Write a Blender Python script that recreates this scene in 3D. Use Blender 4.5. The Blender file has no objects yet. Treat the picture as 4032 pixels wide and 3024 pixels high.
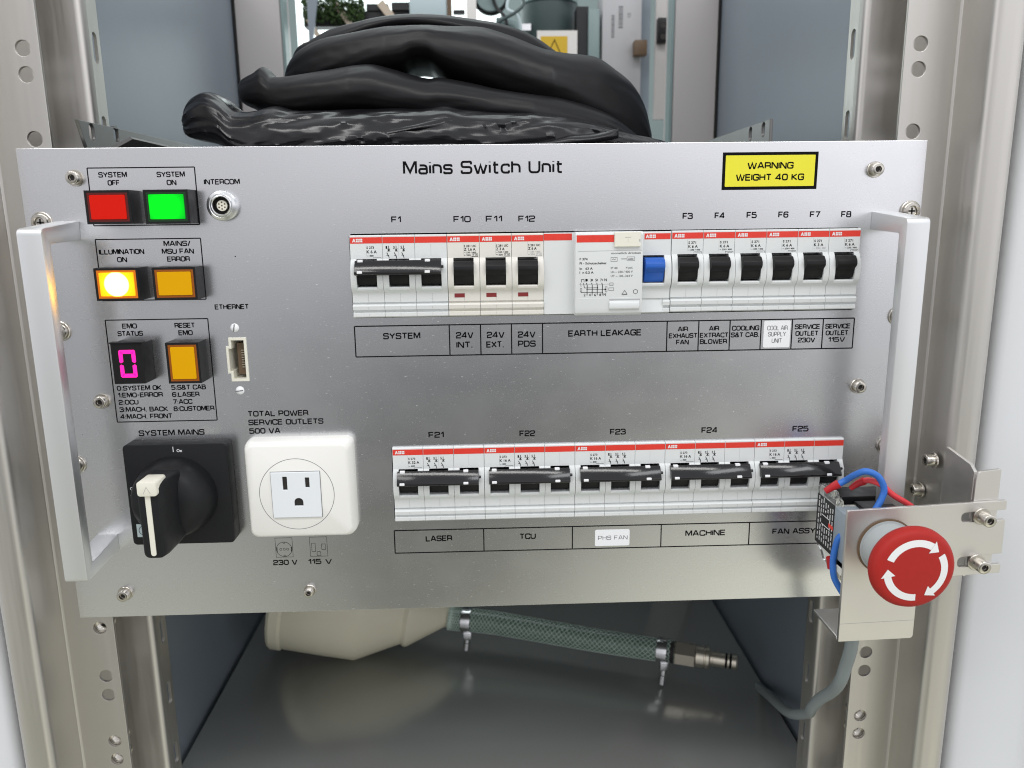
import bpy, bmesh, math, random
from mathutils import Vector, Matrix, noise

random.seed(7)
SC = bpy.context.scene
COL = SC.collection
S = 0.001                      # everything below is written in millimetres

# ------------------------------------------------------------------ camera
cam_d = bpy.data.cameras.new('camera')
cam = bpy.data.objects.new('camera', cam_d)
COL.objects.link(cam)
cam.location = (0.61 * S, -431.0 * S, 94.15 * S)
cam.rotation_euler = (1.36235, 0.01207, -0.03644)
cam_d.sensor_width = 36.0
cam_d.lens = 27.455
cam_d.clip_start = 0.005
cam_d.clip_end = 50
cam_d.dof.use_dof = True
cam_d.dof.focus_distance = 0.43
cam_d.dof.aperture_fstop = 11.0
SC.camera = cam

# ------------------------------------------------------------------ world (the lit room the photographer stands in)
W = bpy.data.worlds.new('World')
SC.world = W
W.use_nodes = True
wn, wl = W.node_tree.nodes, W.node_tree.links
wn.clear()


def wnode(t, **k):
    n = wn.new(t)
    for a, b in k.items():
        setattr(n, a, b)
    return n


wo = wnode('ShaderNodeOutputWorld')
wb = wnode('ShaderNodeBackground')
wb.inputs['Strength'].default_value = 1.0
tc = wnode('ShaderNodeTexCoord')
sep = wnode('ShaderNodeSeparateXYZ')
wl.new(tc.outputs['Generated'], sep.inputs[0])
mr = wnode('ShaderNodeMapRange')
mr.inputs['From Min'].default_value = -1
mr.inputs['From Max'].default_value = 1
wl.new(sep.outputs['Z'], mr.inputs['Value'])
ramp = wnode('ShaderNodeValToRGB')
els = ramp.color_ramp.elements
els[0].position = 0.0
els[0].color = (.40, .42, .35, 1)
els[1].position = 1.0
els[1].color = (.80, .82, .85, 1)
for p, c in ((.27, (.66, .66, .54)), (.31, (.62, .62, .55)), (.36, (.60, .61, .61)), (.44, (.72, .74, .78)), (.485, (1.05, 1.05, 1.09)), (.53, (1.58, 1.57, 1.63)), (.58, (1.4, 1.4, 1.46)), (.66, (.95, .96, 1.0))):
    e = els.new(p)
    e.color = (*c, 1)
wl.new(mr.outputs[0], ramp.inputs[0])


def lobe(direction, width_deg, amount):
    """1 away from a direction, 1-amount towards it"""
    d = Vector(direction).normalized()
    vm = wnode('ShaderNodeVectorMath', operation='DOT_PRODUCT')
    wl.new(tc.outputs['Generated'], vm.inputs[0])
    vm.inputs[1].default_value = d
    m = wnode('ShaderNodeMapRange', interpolation_type='SMOOTHSTEP')
    m.inputs['From Min'].default_value = math.cos(math.radians(width_deg))
    m.inputs['From Max'].default_value = 1.0
    m.inputs['To Min'].default_value = 1.0
    m.inputs['To Max'].default_value = 1.0 - amount
    wl.new(vm.outputs['Value'], m.inputs['Value'])
    return m.outputs[0]


def wmul(a, b):
    m = wnode('ShaderNodeMix', data_type='RGBA', blend_type='MULTIPLY')
    m.inputs['Factor'].default_value = 1.0
    wl.new(a, m.inputs[6])
    wl.new(b, m.inputs[7])
    return m.outputs[2]


def wadd(a, f, c):
    s = wnode('ShaderNodeMath', operation='SUBTRACT')
    wl.new(f, s.inputs[0])
    s.inputs[1].default_value = 1.0
    k = wnode('ShaderNodeVectorMath', operation='SCALE')
    k.inputs[0].default_value = c
    wl.new(s.outputs[0], k.inputs['Scale'])
    q = wnode('ShaderNodeVectorMath', operation='ADD')
    wl.new(a, q.inputs[0])
    wl.new(k.outputs[0], q.inputs[1])
    return q.outputs[0]


colr = ramp.outputs[0]
colr = wmul(colr, lobe((.10, -1, -.31), 29, .86))      # the dark clothes of whoever took the picture
colr = wmul(colr, lobe((-.02, -1, -.46), 17, .55))
colr = wadd(colr, lobe((.42, -1, -.74), 23, -1.0), (.70, .69, .58))   # lit floor beside the photographer
colr = wmul(colr, lobe((-.62, -1, .03), 34, .52))         # added dimming, darkens what the panel's left end reflects
colr = wmul(colr, lobe((0, 1, 0), 75, .45))             # dimmer room behind the cabinet
wl.new(colr, wb.inputs['Color'])
wl.new(wb.outputs[0], wo.inputs['Surface'])


def area(name, loc, target, sx, sy, power, color=(1, 1, 1)):
    l = bpy.data.lights.new(name, 'AREA')
    l.shape = 'RECTANGLE'
    l.size, l.size_y = sx, sy
    l.energy = power
    l.color = color
    o = bpy.data.objects.new(name, l)
    COL.objects.link(o)
    o.location = loc
    o.rotation_euler = (Vector(target) - Vector(loc)).to_track_quat('-Z', 'Y').to_euler()
    return o


area('ceiling_lamp', (-.15, -.80, 1.35), (0, 0, 0), 1.7, .16, 9, (1, .99, .97))
area('ceiling_lamp', (-1.05, -.95, 1.35), (0, 0, 0), .9, .3, 4.2, (1, .985, .96))
area('ceiling_lamp', (.95, -1.2, 1.35), (0, 0, 0), .9, .3, 5, (.96, .98, 1))
area('rear_room_lamp', (-.05, .62, .95), (0, .55, .3), .6, .3, .9, (.9, 1, .98))

SC.view_settings.view_transform = 'Standard'
SC.view_settings.look = 'None'
SC.view_settings.gamma = 1
SC.view_settings.exposure = 0.0
SC.view_settings.use_curve_mapping = False
SC.render.engine = 'CYCLES'
SC.cycles.max_bounces = 8
SC.cycles.use_denoising = True
SC.cycles.filter_width = 1.1


# ------------------------------------------------------------------ materials
def mat(name, col, rough=.5, metal=0.0, bump=0.0, bscale=900.0, var=0.0, vscale=60.0, coat=0.0, rvar=0.0,
        stretch=(1, 1, 1), emit=None, estr=0.0, trans=0.0, spec=.5, ior=1.45):
    m = bpy.data.materials.new(name)
    m.use_nodes = True
    n, l = m.node_tree.nodes, m.node_tree.links
    b = n['Principled BSDF']
    b.inputs['Base Color'].default_value = (*col, 1)
    b.inputs['Roughness'].default_value = rough
    b.inputs['Metallic'].default_value = metal
    b.inputs['Coat Weight'].default_value = coat
    b.inputs['Coat Roughness'].default_value = .15
    b.inputs['Transmission Weight'].default_value = trans
    b.inputs['Specular IOR Level'].default_value = spec
    b.inputs['IOR'].default_value = ior
    if emit:
        b.inputs['Emission Color'].default_value = (*emit, 1)
        b.inputs['Emission Strength'].default_value = estr
    if bump or var or rvar:
        t = n.new('ShaderNodeTexCoord')
        mp = n.new('ShaderNodeMapping')
        mp.inputs['Scale'].default_value = stretch
        l.new(t.outputs['Object'], mp.inputs[0])
    if var or rvar:
        nz = n.new('ShaderNodeTexNoise')
        nz.inputs['Scale'].default_value = vscale
        nz.inputs['Detail'].default_value = 5
        l.new(mp.outputs[0], nz.inputs['Vector'])
    if var:
        mx = n.new('ShaderNodeMix')
        mx.data_type = 'RGBA'
        mx.inputs[6].default_value = (*[c * (1 - var) for c in col], 1)
        mx.inputs[7].default_value = (*[min(1, c * (1 + var)) for c in col], 1)
        l.new(nz.outputs['Fac'], mx.inputs['Factor'])
        l.new(mx.outputs[2], b.inputs['Base Color'])
    if rvar:
        r = n.new('ShaderNodeMapRange')
        r.inputs['From Min'].default_value = .3
        r.inputs['From Max'].default_value = .7
        r.inputs['To Min'].default_value = max(0, rough - rvar)
        r.inputs['To Max'].default_value = min(1, rough + rvar)
        l.new(nz.outputs['Fac'], r.inputs['Value'])
        l.new(r.outputs[0], b.inputs['Roughness'])
    if bump:
        bz = n.new('ShaderNodeTexNoise')
        bz.inputs['Scale'].default_value = bscale
        bz.inputs['Detail'].default_value = 4
        l.new(mp.outputs[0], bz.inputs['Vector'])
        bp = n.new('ShaderNodeBump')
        bp.inputs['Strength'].default_value = bump
        bp.inputs['Distance'].default_value = .0004
        l.new(bz.outputs['Fac'], bp.inputs['Height'])
        l.new(bp.outputs[0], b.inputs['Normal'])
    return m


def panel_material():
    """bead-blasted aluminium with short fine scratches lying in all directions"""
    m = mat('blasted_aluminium', (.74, .745, .76), .35, 1.0)
    n, l = m.node_tree.nodes, m.node_tree.links
    b = n['Principled BSDF']
    t = n.new('ShaderNodeTexCoord')

    def noise_tex(scale, rot, stretch, detail=3):
        mp = n.new('ShaderNodeMapping')
        mp.inputs['Rotation'].default_value = (0, rot, 0)
        mp.inputs['Scale'].default_value = stretch
        l.new(t.outputs['Object'], mp.inputs[0])
        z = n.new('ShaderNodeTexNoise')
        z.inputs['Scale'].default_value = scale
        z.inputs['Detail'].default_value = detail
        l.new(mp.outputs[0], z.inputs['Vector'])
        return z.outputs['Fac']
    a = noise_tex(420, .55, (1, 1, 3.6))
    c = noise_tex(380, -.75, (1, 1, 3.8))
    f = noise_tex(1500, 0, (1, 1, 1), 2)
    g = noise_tex(26, .2, (1, 1, 1.5), 6)

    def math2(op, x, y):
        q = n.new('ShaderNodeMath')
        q.operation = op
        for i, v in enumerate((x, y)):
            if isinstance(v, (int, float)):
                q.inputs[i].default_value = v
            else:
                l.new(v, q.inputs[i])
        return q.outputs[0]

    def remap(x, a0, a1, b0, b1):
        q = n.new('ShaderNodeMapRange')
        for k, v in zip(('From Min', 'From Max', 'To Min', 'To Max'), (a0, a1, b0, b1)):
            q.inputs[k].default_value = v
        l.new(x, q.inputs['Value'])
        return q.outputs[0]
    scr = math2('MAXIMUM', a, c)
    fleck = remap(scr, .672, .78, 0, 1)                 # sparse bright nicks
    h = math2('ADD', math2('MULTIPLY', scr, 1.0), math2('MULTIPLY', f, .15))
    bp = n.new('ShaderNodeBump')
    bp.inputs['Strength'].default_value = .016
    bp.inputs['Distance'].default_value = .0005
    l.new(h, bp.inputs['Height'])
    l.new(bp.outputs[0], b.inputs['Normal'])
    rg = math2('ADD', remap(g, .3, .7, .255, .285), math2('MULTIPLY', fleck, .28))
    l.new(rg, b.inputs['Roughness'])
    mx = n.new('ShaderNodeMix')
    mx.data_type = 'RGBA'
    mx.inputs[6].default_value = (.72, .725, .74, 1)
    mx.inputs[7].default_value = (.90, .905, .92, 1)
    l.new(math2('ADD', math2('MULTIPLY', fleck, .85), remap(f, .35, .65, -.02, .10)), mx.inputs['Factor'])
    l.new(mx.outputs[2], b.inputs['Base Color'])
    return m


def lamp_lens(name, base, inner, outer, centre, radius, power, edge, ring=None):
    """coloured diffuser with a bulb behind it: brightest in front of the bulb"""
    m = mat(name, base, .5, spec=.12)
    n, l = m.node_tree.nodes, m.node_tree.links
    b = n['Principled BSDF']
    t = n.new('ShaderNodeTexCoord')
    v = n.new('ShaderNodeVectorMath')
    v.operation = 'DISTANCE'
    l.new(t.outputs['Object'], v.inputs[0])
    v.inputs[1].default_value = centre
    r = n.new('ShaderNodeValToRGB')
    d = n.new('ShaderNodeMath')
    d.operation = 'DIVIDE'
    l.new(v.outputs['Value'], d.inputs[0])
    d.inputs[1].default_value = radius
    l.new(d.outputs[0], r.inputs[0])
    e = r.color_ramp.elements
    e[0].position, e[0].color = edge, (*inner, 1)
    e[1].position, e[1].color = 1.0, (*outer, 1)
    if ring:
        q = e.new(ring[0])
        q.color = (*ring[1], 1)
    l.new(r.outputs[0], b.inputs['Emission Color'])
    b.inputs['Emission Strength'].default_value = power
    return m


M = dict(
    alu=panel_material(),
    alu_handle=mat('anodised_aluminium', (.76, .77, .78), .50, 1.0, bump=.06, bscale=1800),
    steel=mat('stainless_sheet', (.58, .56, .53), .45, 1.0, bump=.05, bscale=500, stretch=(30, 30, 1), var=.05, vscale=14, rvar=.06),
    steel_plate=mat('brushed_plate', (.70, .68, .65), .40, 1.0, bump=.08, bscale=900, var=.03, vscale=40, rvar=.05),
    dark_steel=mat('dark_bracket_steel', (.19, .187, .183), .38, .75, bump=.05, var=.08),
    bolt=mat('bolt_steel', (.56, .53, .48), .25, 1.0, bump=.06, bscale=1200, var=.1, vscale=300),
    chrome=mat('chrome', (.74, .75, .76), .24, 1.0),
    socket_dark=mat('socket_dark', (.02, .018, .016), .6),
    black=mat('black_plastic', (.010, .010, .011), .42, spec=.28, bump=.05, bscale=1500, rvar=.06, vscale=200),
    black_gloss=mat('black_gloss_plastic', (.005, .005, .006), .12, bump=.05, bscale=1300, spec=.62),
    black_soft=mat('black_switch_plastic', (.010, .0105, .012), .48, spec=.3, bump=.10, bscale=1800, rvar=.08, vscale=120),
    ink=mat('black_ink', (.006, .006, .007), .75, spec=.1),
    ink_grey=mat('grey_ink', (.16, .16, .17), .6),
    ink_faint=mat('faded_ink', (.42, .42, .43), .6),
    ink_white=mat('white_ink', (.78, .79, .80), .5),
    white=mat('breaker_plastic', (.69, .71, .71), .34, bump=.03, bscale=900, var=.02),
    white_top=mat('breaker_warm_plastic', (.72, .70, .645), .34, bump=.03, bscale=900, var=.02),
    cream=mat('cream_plastic', (.78, .76, .66), .36, bump=.02),
    outlet=mat('outlet_plastic', (.82, .81, .775), .24, bump=.02, bscale=300),
    outlet_in=mat('outlet_insert', (.80, .83, .86), .25),
    red_band=mat('red_band', (.72, .045, .028), .38, bump=.10, bscale=1600, var=.12, vscale=700),
    red_dark=mat('red_window', (.22, .03, .03), .3),
    blue=mat('blue_toggle', (.012, .10, .46), .35, bump=.04, bscale=1200),
    red_lens=mat('red_lens', (.60, .010, .004), .5, emit=(1, .02, .005), estr=.06, spec=.12),
    amber_lens=mat('amber_lens', (.72, .36, .001), .5, spec=.12),
    amber_edge=mat('amber_edge', (.30, .08, .003), .25),
    amber_edge_lit=mat('amber_edge_lit', (.35, .10, .003), .25, emit=(1, .22, .0), estr=.35),
    green_edge=mat('green_edge', (.004, .035, .008), .25),
    red_edge=mat('red_edge', (.10, .006, .004), .25),
    segment=mat('lit_segment', (.6, .01, .25), .4, emit=(1.0, .008, .30), estr=1.25),
    warn_yellow=mat('warning_yellow', (.80, .74, .035), .45),
    sticker=mat('white_sticker', (.84, .85, .87), .45),
    emo_red=mat('emergency_red', (.40, .022, .018), .5, spec=.25, bump=.06, bscale=2500, var=.06, vscale=400),
    emo_white=mat('arrow_white', (.82, .82, .82), .45),
    grey_plastic=mat('grey_plastic', (.40, .43, .44), .42),
    grey_blue=mat('grey_blue_plastic', (.27, .32, .36), .42, bump=.04),
    clear=mat('clear_cover', (.92, .93, .92), .06, trans=.92, ior=1.45),
    wire_blue=mat('blue_wire', (.035, .16, .55), .38),
    wire_red=mat('red_wire', (.70, .05, .06), .38),
    ferrule=mat('red_crimp', (.45, .012, .018), .3),
    brass=mat('nickel_gland', (.72, .66, .50), .28, 1.0),
    cable=mat('grey_cable', (.24, .275, .28), .40, bump=.05, bscale=300),
    wall_paint=mat('blue_grey_paint', (.195, .23, .265), .36, bump=.10, bscale=700, var=.03),
    post_paint=mat('light_grey_paint', (.46, .44, .43), .42, bump=.08, bscale=700),
    door=mat('white_lacquer', (.74, .755, .78), .28, bump=.06, bscale=350),
    gap_seal_black=mat('gap_shade_and_seal', (.006, .006, .007), .8),  # black for the painted shade in the door gap, and the post seal
    shelf=mat('dark_shelf_sheet', (.42, .428, .408), .20, .55, bump=.012, bscale=500, rvar=.03, vscale=12),
    chassis=mat('chassis_sheet', (.10, .10, .105), .5, .6),
    foil=mat('black_foil', (.008, .008, .009), .40, bump=.38, bscale=150, spec=.32, rvar=.10, vscale=30, stretch=(.16, 1, 1)),
    foil_gloss=mat('black_foil_glossy', (.009, .009, .011), .24, bump=.32, bscale=170, spec=.5, rvar=.10, vscale=30, stretch=(.2, 1, 1)),
    bottle=mat('cream_bottle', (.80, .76, .58), .38, var=.02),
    hose=mat('green_hose', (.105, .165, .13), .25, spec=.6),
    braid=mat('hose_braid', (.60, .72, .64), .45),
    nickel=mat('nickel_brass', (.80, .74, .63), .40, 1.0),
    teal=mat('machine_teal', (.05, .075, .075), .45, var=.15, vscale=20),
    pale_teal=mat('machine_pale', (.20, .27, .27), .4, var=.08),
    machine_black=mat('machine_black', (.012, .013, .014), .5),
    pale_box=mat('pale_blue_box', (.50, .60, .62), .4),
    foliage=mat('leaf_green', (.03, .065, .012), .6, var=.6, vscale=90),
    tan=mat('tan_strut', (.50, .42, .33), .5),
    brown=mat('brown_block', (.13, .085, .05), .55, var=.3, vscale=80),
    board=mat('white_board', (.72, .70, .67), .5),
    sign_yellow=mat('sign_yellow', (.62, .40, .02), .5),
    device=mat('device_white', (.42, .42, .43), .5),
    window=mat('bright_window', (.8, .85, .87), .5, emit=(.88, 1, .98), estr=1.6),
    backwall=mat('far_wall', (.20, .25, .25), .7, var=.2, vscale=5),
    lens_green=lamp_lens('green_lens', (.0, .30, .01), (.0, 1.25, .01), (.0, .30, .01), (.0105, -.013, .0085), .0115, .95, .25),
    lens_amber=lamp_lens('amber_lit_lens', (.7, .35, .01), (12, 6, 1.2), (1.0, .33, .0), (.0112, -.0125, .0085), .0118, 1.0, .50, (.56, (1.25, .72, .01))),
)


# ------------------------------------------------------------------ mesh building
class MB:
    def __init__(self):
        self.v, self.f, self.m = [], [], []

    def add(self, vs, fs, mi=0):
        k = len(self.v)
        self.v += [tuple(p) for p in vs]
        self.f += [tuple(i + k for i in q) for q in fs]
        self.m += [mi] * len(fs)
        return self

    def box(self, x0, x1, y0, y1, z0, z1, mi=0):
        vs = [(x, y, z) for x in (x0, x1) for y in (y0, y1) for z in (z0, z1)]
        return self.add(vs, [(0, 1, 3, 2), (4, 6, 7, 5), (0, 4, 5, 1), (2, 3, 7, 6), (0, 2, 6, 4), (1, 5, 7, 3)], mi)

    def prism(self, prof, x0, x1, mi=0, caps=True, ax='x'):
        """closed outline (a,b) pulled along an axis: x -> (y,z), z -> (x,y), y -> (x,z)"""
        def P(a, b, t):
            return (t, a, b) if ax == 'x' else ((a, b, t) if ax == 'z' else (a, t, b))
        n = len(prof)
        vs = [P(a, b, x0) for a, b in prof] + [P(a, b, x1) for a, b in prof]
        fs = [(i, (i + 1) % n, (i + 1) % n + n, i + n) for i in range(n)]
        if caps:
            fs += [tuple(range(n - 1, -1, -1)), tuple(range(n, 2 * n))]
        return self.add(vs, fs, mi)

    def lathe(self, prof, c=(0, 0, 0), d=(0, -1, 0), n=32, mi=0):
        """(radius, height) outline turned about the line through c along d"""
        d = Vector(d).normalized()
        u = d.cross(Vector((0.21, .34, .91))).normalized()
        w = d.cross(u)
        c = Vector(c)
        vs, fs = [], []
        for r, h in prof:
            for i in range(n):
                a = 2 * math.pi * i / n
                vs.append(c + d * h + (u * math.cos(a) + w * math.sin(a)) * max(r, 1e-4))
        for k in range(len(prof) - 1):
            for i in range(n):
                j = (i + 1) % n
                fs.append((k * n + i, k * n + j, (k + 1) * n + j, (k + 1) * n + i))
        return self.add(vs, fs, mi)

    def tube(self, path, r, n=12, mi=0, smooth=True):
        pts = spline(path, 8) if smooth else [Vector(p) for p in path]
        vs, fs = [], []
        up = None
        for i, p in enumerate(pts):
            t = (pts[min(i + 1, len(pts) - 1)] - pts[max(i - 1, 0)]).normalized()
            if up is None:
                up = t.cross(Vector((.3, .5, .8))).normalized()
            up = (up - t * up.dot(t)).normalized()
            w = t.cross(up)
            rr = r(i / (len(pts) - 1)) if callable(r) else r
            for k in range(n):
                a = 2 * math.pi * k / n
                vs.append(p + (up * math.cos(a) + w * math.sin(a)) * rr)
        m = len(pts)
        for i in range(m - 1):
            for k in range(n):
                fs.append((i * n + k, i * n + (k + 1) % n, (i + 1) * n + (k + 1) % n, (i + 1) * n + k))
        fs += [tuple(range(n - 1, -1, -1)), tuple(range((m - 1) * n, m * n))]
        return self.add(vs, fs, mi)

    def shift(self, dx, dy, dz):
        self.v = [(a + dx, b + dy, c + dz) for a, b, c in self.v]
        return self


def spline(pts, sub):
    P = [Vector(p) for p in pts]
    out = []
    for i in range(len(P) - 1):
        p0, p1, p2, p3 = P[max(i - 1, 0)], P[i], P[i + 1], P[min(i + 2, len(P) - 1)]
        for s in range(sub):
            t = s / sub
            out.append(.5 * ((2 * p1) + (p2 - p0) * t + (2 * p0 - 5 * p1 + 4 * p2 - p3) * t * t + (3 * p1 - p0 - 3 * p2 + p3) * t ** 3))
    out.append(P[-1])
    return out


def link(name, me, parent=None, loc=(0, 0, 0)):
    o = bpy.data.objects.new(name, me)
    COL.objects.link(o)
    o.location = [c * S for c in loc]
    if parent:
        o.parent = parent
    return o


def obj(name, mb, mats, parent=None, loc=(0, 0, 0), bevel=0.0, seg=2, angle=35, smooth=True):
    me = bpy.data.meshes.new(name)
    me.from_pydata([(a * S, b * S, c * S) for a, b, c in mb.v], [], mb.f)
    mats = mats if isinstance(mats, (list, tuple)) else [mats]
    for k in mats:
        me.materials.append(M[k])
    me.polygons.foreach_set('material_index', mb.m)
    bm = bmesh.new()
    bm.from_mesh(me)
    bmesh.ops.recalc_face_normals(bm, faces=bm.faces)
    if bevel:
        es = [e for e in bm.edges if len(e.link_faces) == 2 and e.calc_face_angle(0) > math.radians(30)]
        bmesh.ops.bevel(bm, geom=es, offset=bevel * S, segments=seg, profile=.5, affect='EDGES', clamp_overlap=True)
    bm.to_mesh(me)
    bm.free()
    if smooth:
        me.polygons.foreach_set('use_smooth', [True] * len(me.polygons))
        me.set_sharp_from_angle(angle=math.radians(angle))
    return link(name, me, parent, loc)


def flat(name, mb, mats, parent=None, loc=(0, 0, 0)):
    """printing: thin flat faces that look towards -y"""
    me = bpy.data.meshes.new(name)
    me.from_pydata([(a * S, b * S, c * S) for a, b, c in mb.v], [], mb.f)
    mats = mats if isinstance(mats, (list, tuple)) else [mats]
    for k in mats:
        me.materials.append(M[k])
    me.polygons.foreach_set('material_index', mb.m)
    return link(name, me, parent, loc)


def tag(o, label=None, cat=None, group=None, kind=None):
    if label:
        o['label'] = label
    if cat:
        o['category'] = cat
    if group:
        o['group'] = group
    if kind:
        o['kind'] = kind
    return o


def thing(name, label, cat, loc=(0, 0, 0), group=None):
    o = bpy.data.objects.new(name, None)
    COL.objects.link(o)
    o.location = [c * S for c in loc]
    o.empty_display_size = .01
    return tag(o, label, cat, group)


def copy_tree(o, parent=None):
    c = o.copy()
    COL.objects.link(c)
    if parent:
        c.parent = parent
    for ch in list(o.children):
        copy_tree(ch, c)
    return c


def rrect(x0, x1, z0, z1, r, n=6):
    out = []
    for cx, cz, a0 in ((x1 - r, z1 - r, 0), (x0 + r, z1 - r, 90), (x0 + r, z0 + r, 180), (x1 - r, z0 + r, 270)):
        for k in range(n + 1):
            a = math.radians(a0 + 90 * k / n)
            out.append((cx + r * math.cos(a), cz + r * math.sin(a)))
    return out


def circ(cx, cz, r, n=24, sx=1.0):
    return [(cx + r * sx * math.cos(2 * math.pi * k / n), cz + r * math.sin(2 * math.pi * k / n)) for k in range(n)]


def slot(cx, cz, w, h, n=8):
    return rrect(cx - w / 2, cx + w / 2, cz - h / 2, cz + h / 2, min(w, h) / 2 - 1e-3, n)


def plate(name, outline, holes, t, axis, pos, matname, parent=None, bevel=0.0, loc=(0, 0, 0)):
    """sheet with real holes. axis 'y': outline in (x,z), occupies y pos..pos+t; 'x': (y,z); 'z': (x,y)"""
    cu = bpy.data.curves.new(name, 'CURVE')
    cu.dimensions = '2D'
    cu.fill_mode = 'BOTH'
    cu.extrude = max(t / 2 - bevel, 1e-3) * S
    cu.bevel_depth = bevel * S
    cu.bevel_resolution = 1
    if bevel:
        cu.offset = -bevel * S
    for lp in [outline] + list(holes):
        sp = cu.splines.new('POLY')
        sp.points.add(len(lp) - 1)
        for p, (a, b) in zip(sp.points, lp):
            p.co = (a * S, b * S, 0, 1)
        sp.use_cyclic_u = True
    tmp = bpy.data.objects.new('tmp', cu)
    COL.objects.link(tmp)
    dg = bpy.context.evaluated_depsgraph_get()
    me = bpy.data.meshes.new_from_object(tmp.evaluated_get(dg))
    bpy.data.objects.remove(tmp)
    bpy.data.curves.remove(cu)
    c = (pos + t / 2) * S
    for v in me.vertices:
        a, b, w = v.co
        v.co = (a, c - w, b) if axis == 'y' else ((c + w, a, b) if axis == 'x' else (a, b, c + w))
    me.materials.clear()
    me.materials.append(M[matname])
    me.polygons.foreach_set('material_index', [0] * len(me.polygons))
    me.polygons.foreach_set('use_smooth', [True] * len(me.polygons))
    me.set_sharp_from_angle(angle=math.radians(30))
    me.name = name
    return link(name, me, parent, loc)


def sheet(prof, t, z0, z1, mb=None, mi=0, r=2.0, n=5):
    """bent sheet: open polyline (x,y) given thickness t and pulled from z0 to z1"""
    P = round_path([(a, b, r) for a, b in prof], False, n)
    L, Rr = offset_path(P, t / 2, False)
    mb = mb or MB()
    return mb.prism(L + Rr[::-1], z0, z1, mi, ax='z')


def round_path(pts, closed, n=5):
    out = []
    N = len(pts)
    for i, p in enumerate(pts):
        r = p[2] if len(p) > 2 else 0
        if r == 0 or (not closed and i in (0, N - 1)):
            out.append((p[0], p[1]))
            continue
        a, b, c = Vector(pts[i - 1][:2]), Vector(p[:2]), Vector(pts[(i + 1) % N][:2])
        da, dc = (a - b), (c - b)
        rr = min(r, da.length * .48, dc.length * .48)
        s, e = b + da.normalized() * rr, b + dc.normalized() * rr
        for k in range(n + 1):
            t = k / n
            q = s * (1 - t) ** 2 + b * 2 * t * (1 - t) + e * t * t
            out.append((q.x, q.y))
    return out


def offset_path(P, h, closed):
    L, R = [], []
    n = len(P)
    for i in range(n):
        p = Vector(P[i])
        a = Vector(P[i - 1]) if (closed or i > 0) else None
        c = Vector(P[(i + 1) % n]) if (closed or i < n - 1) else None
        d1 = (p - a).normalized() if a is not None and (p - a).length > 1e-7 else None
        d2 = (c - p).normalized() if c is not None and (c - p).length > 1e-7 else None
        d1 = d1 or d2
        d2 = d2 or d1
        n1, n2 = Vector((-d1.y, d1.x)), Vector((-d2.y, d2.x))
        b = (n1 + n2)
        b = b.normalized() if b.length > 1e-6 else n1
        k = h / max(.45, b.dot(n1))
        L.append(tuple(p + b * k))
        R.append(tuple(p - b * k))
    return L, R


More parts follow.
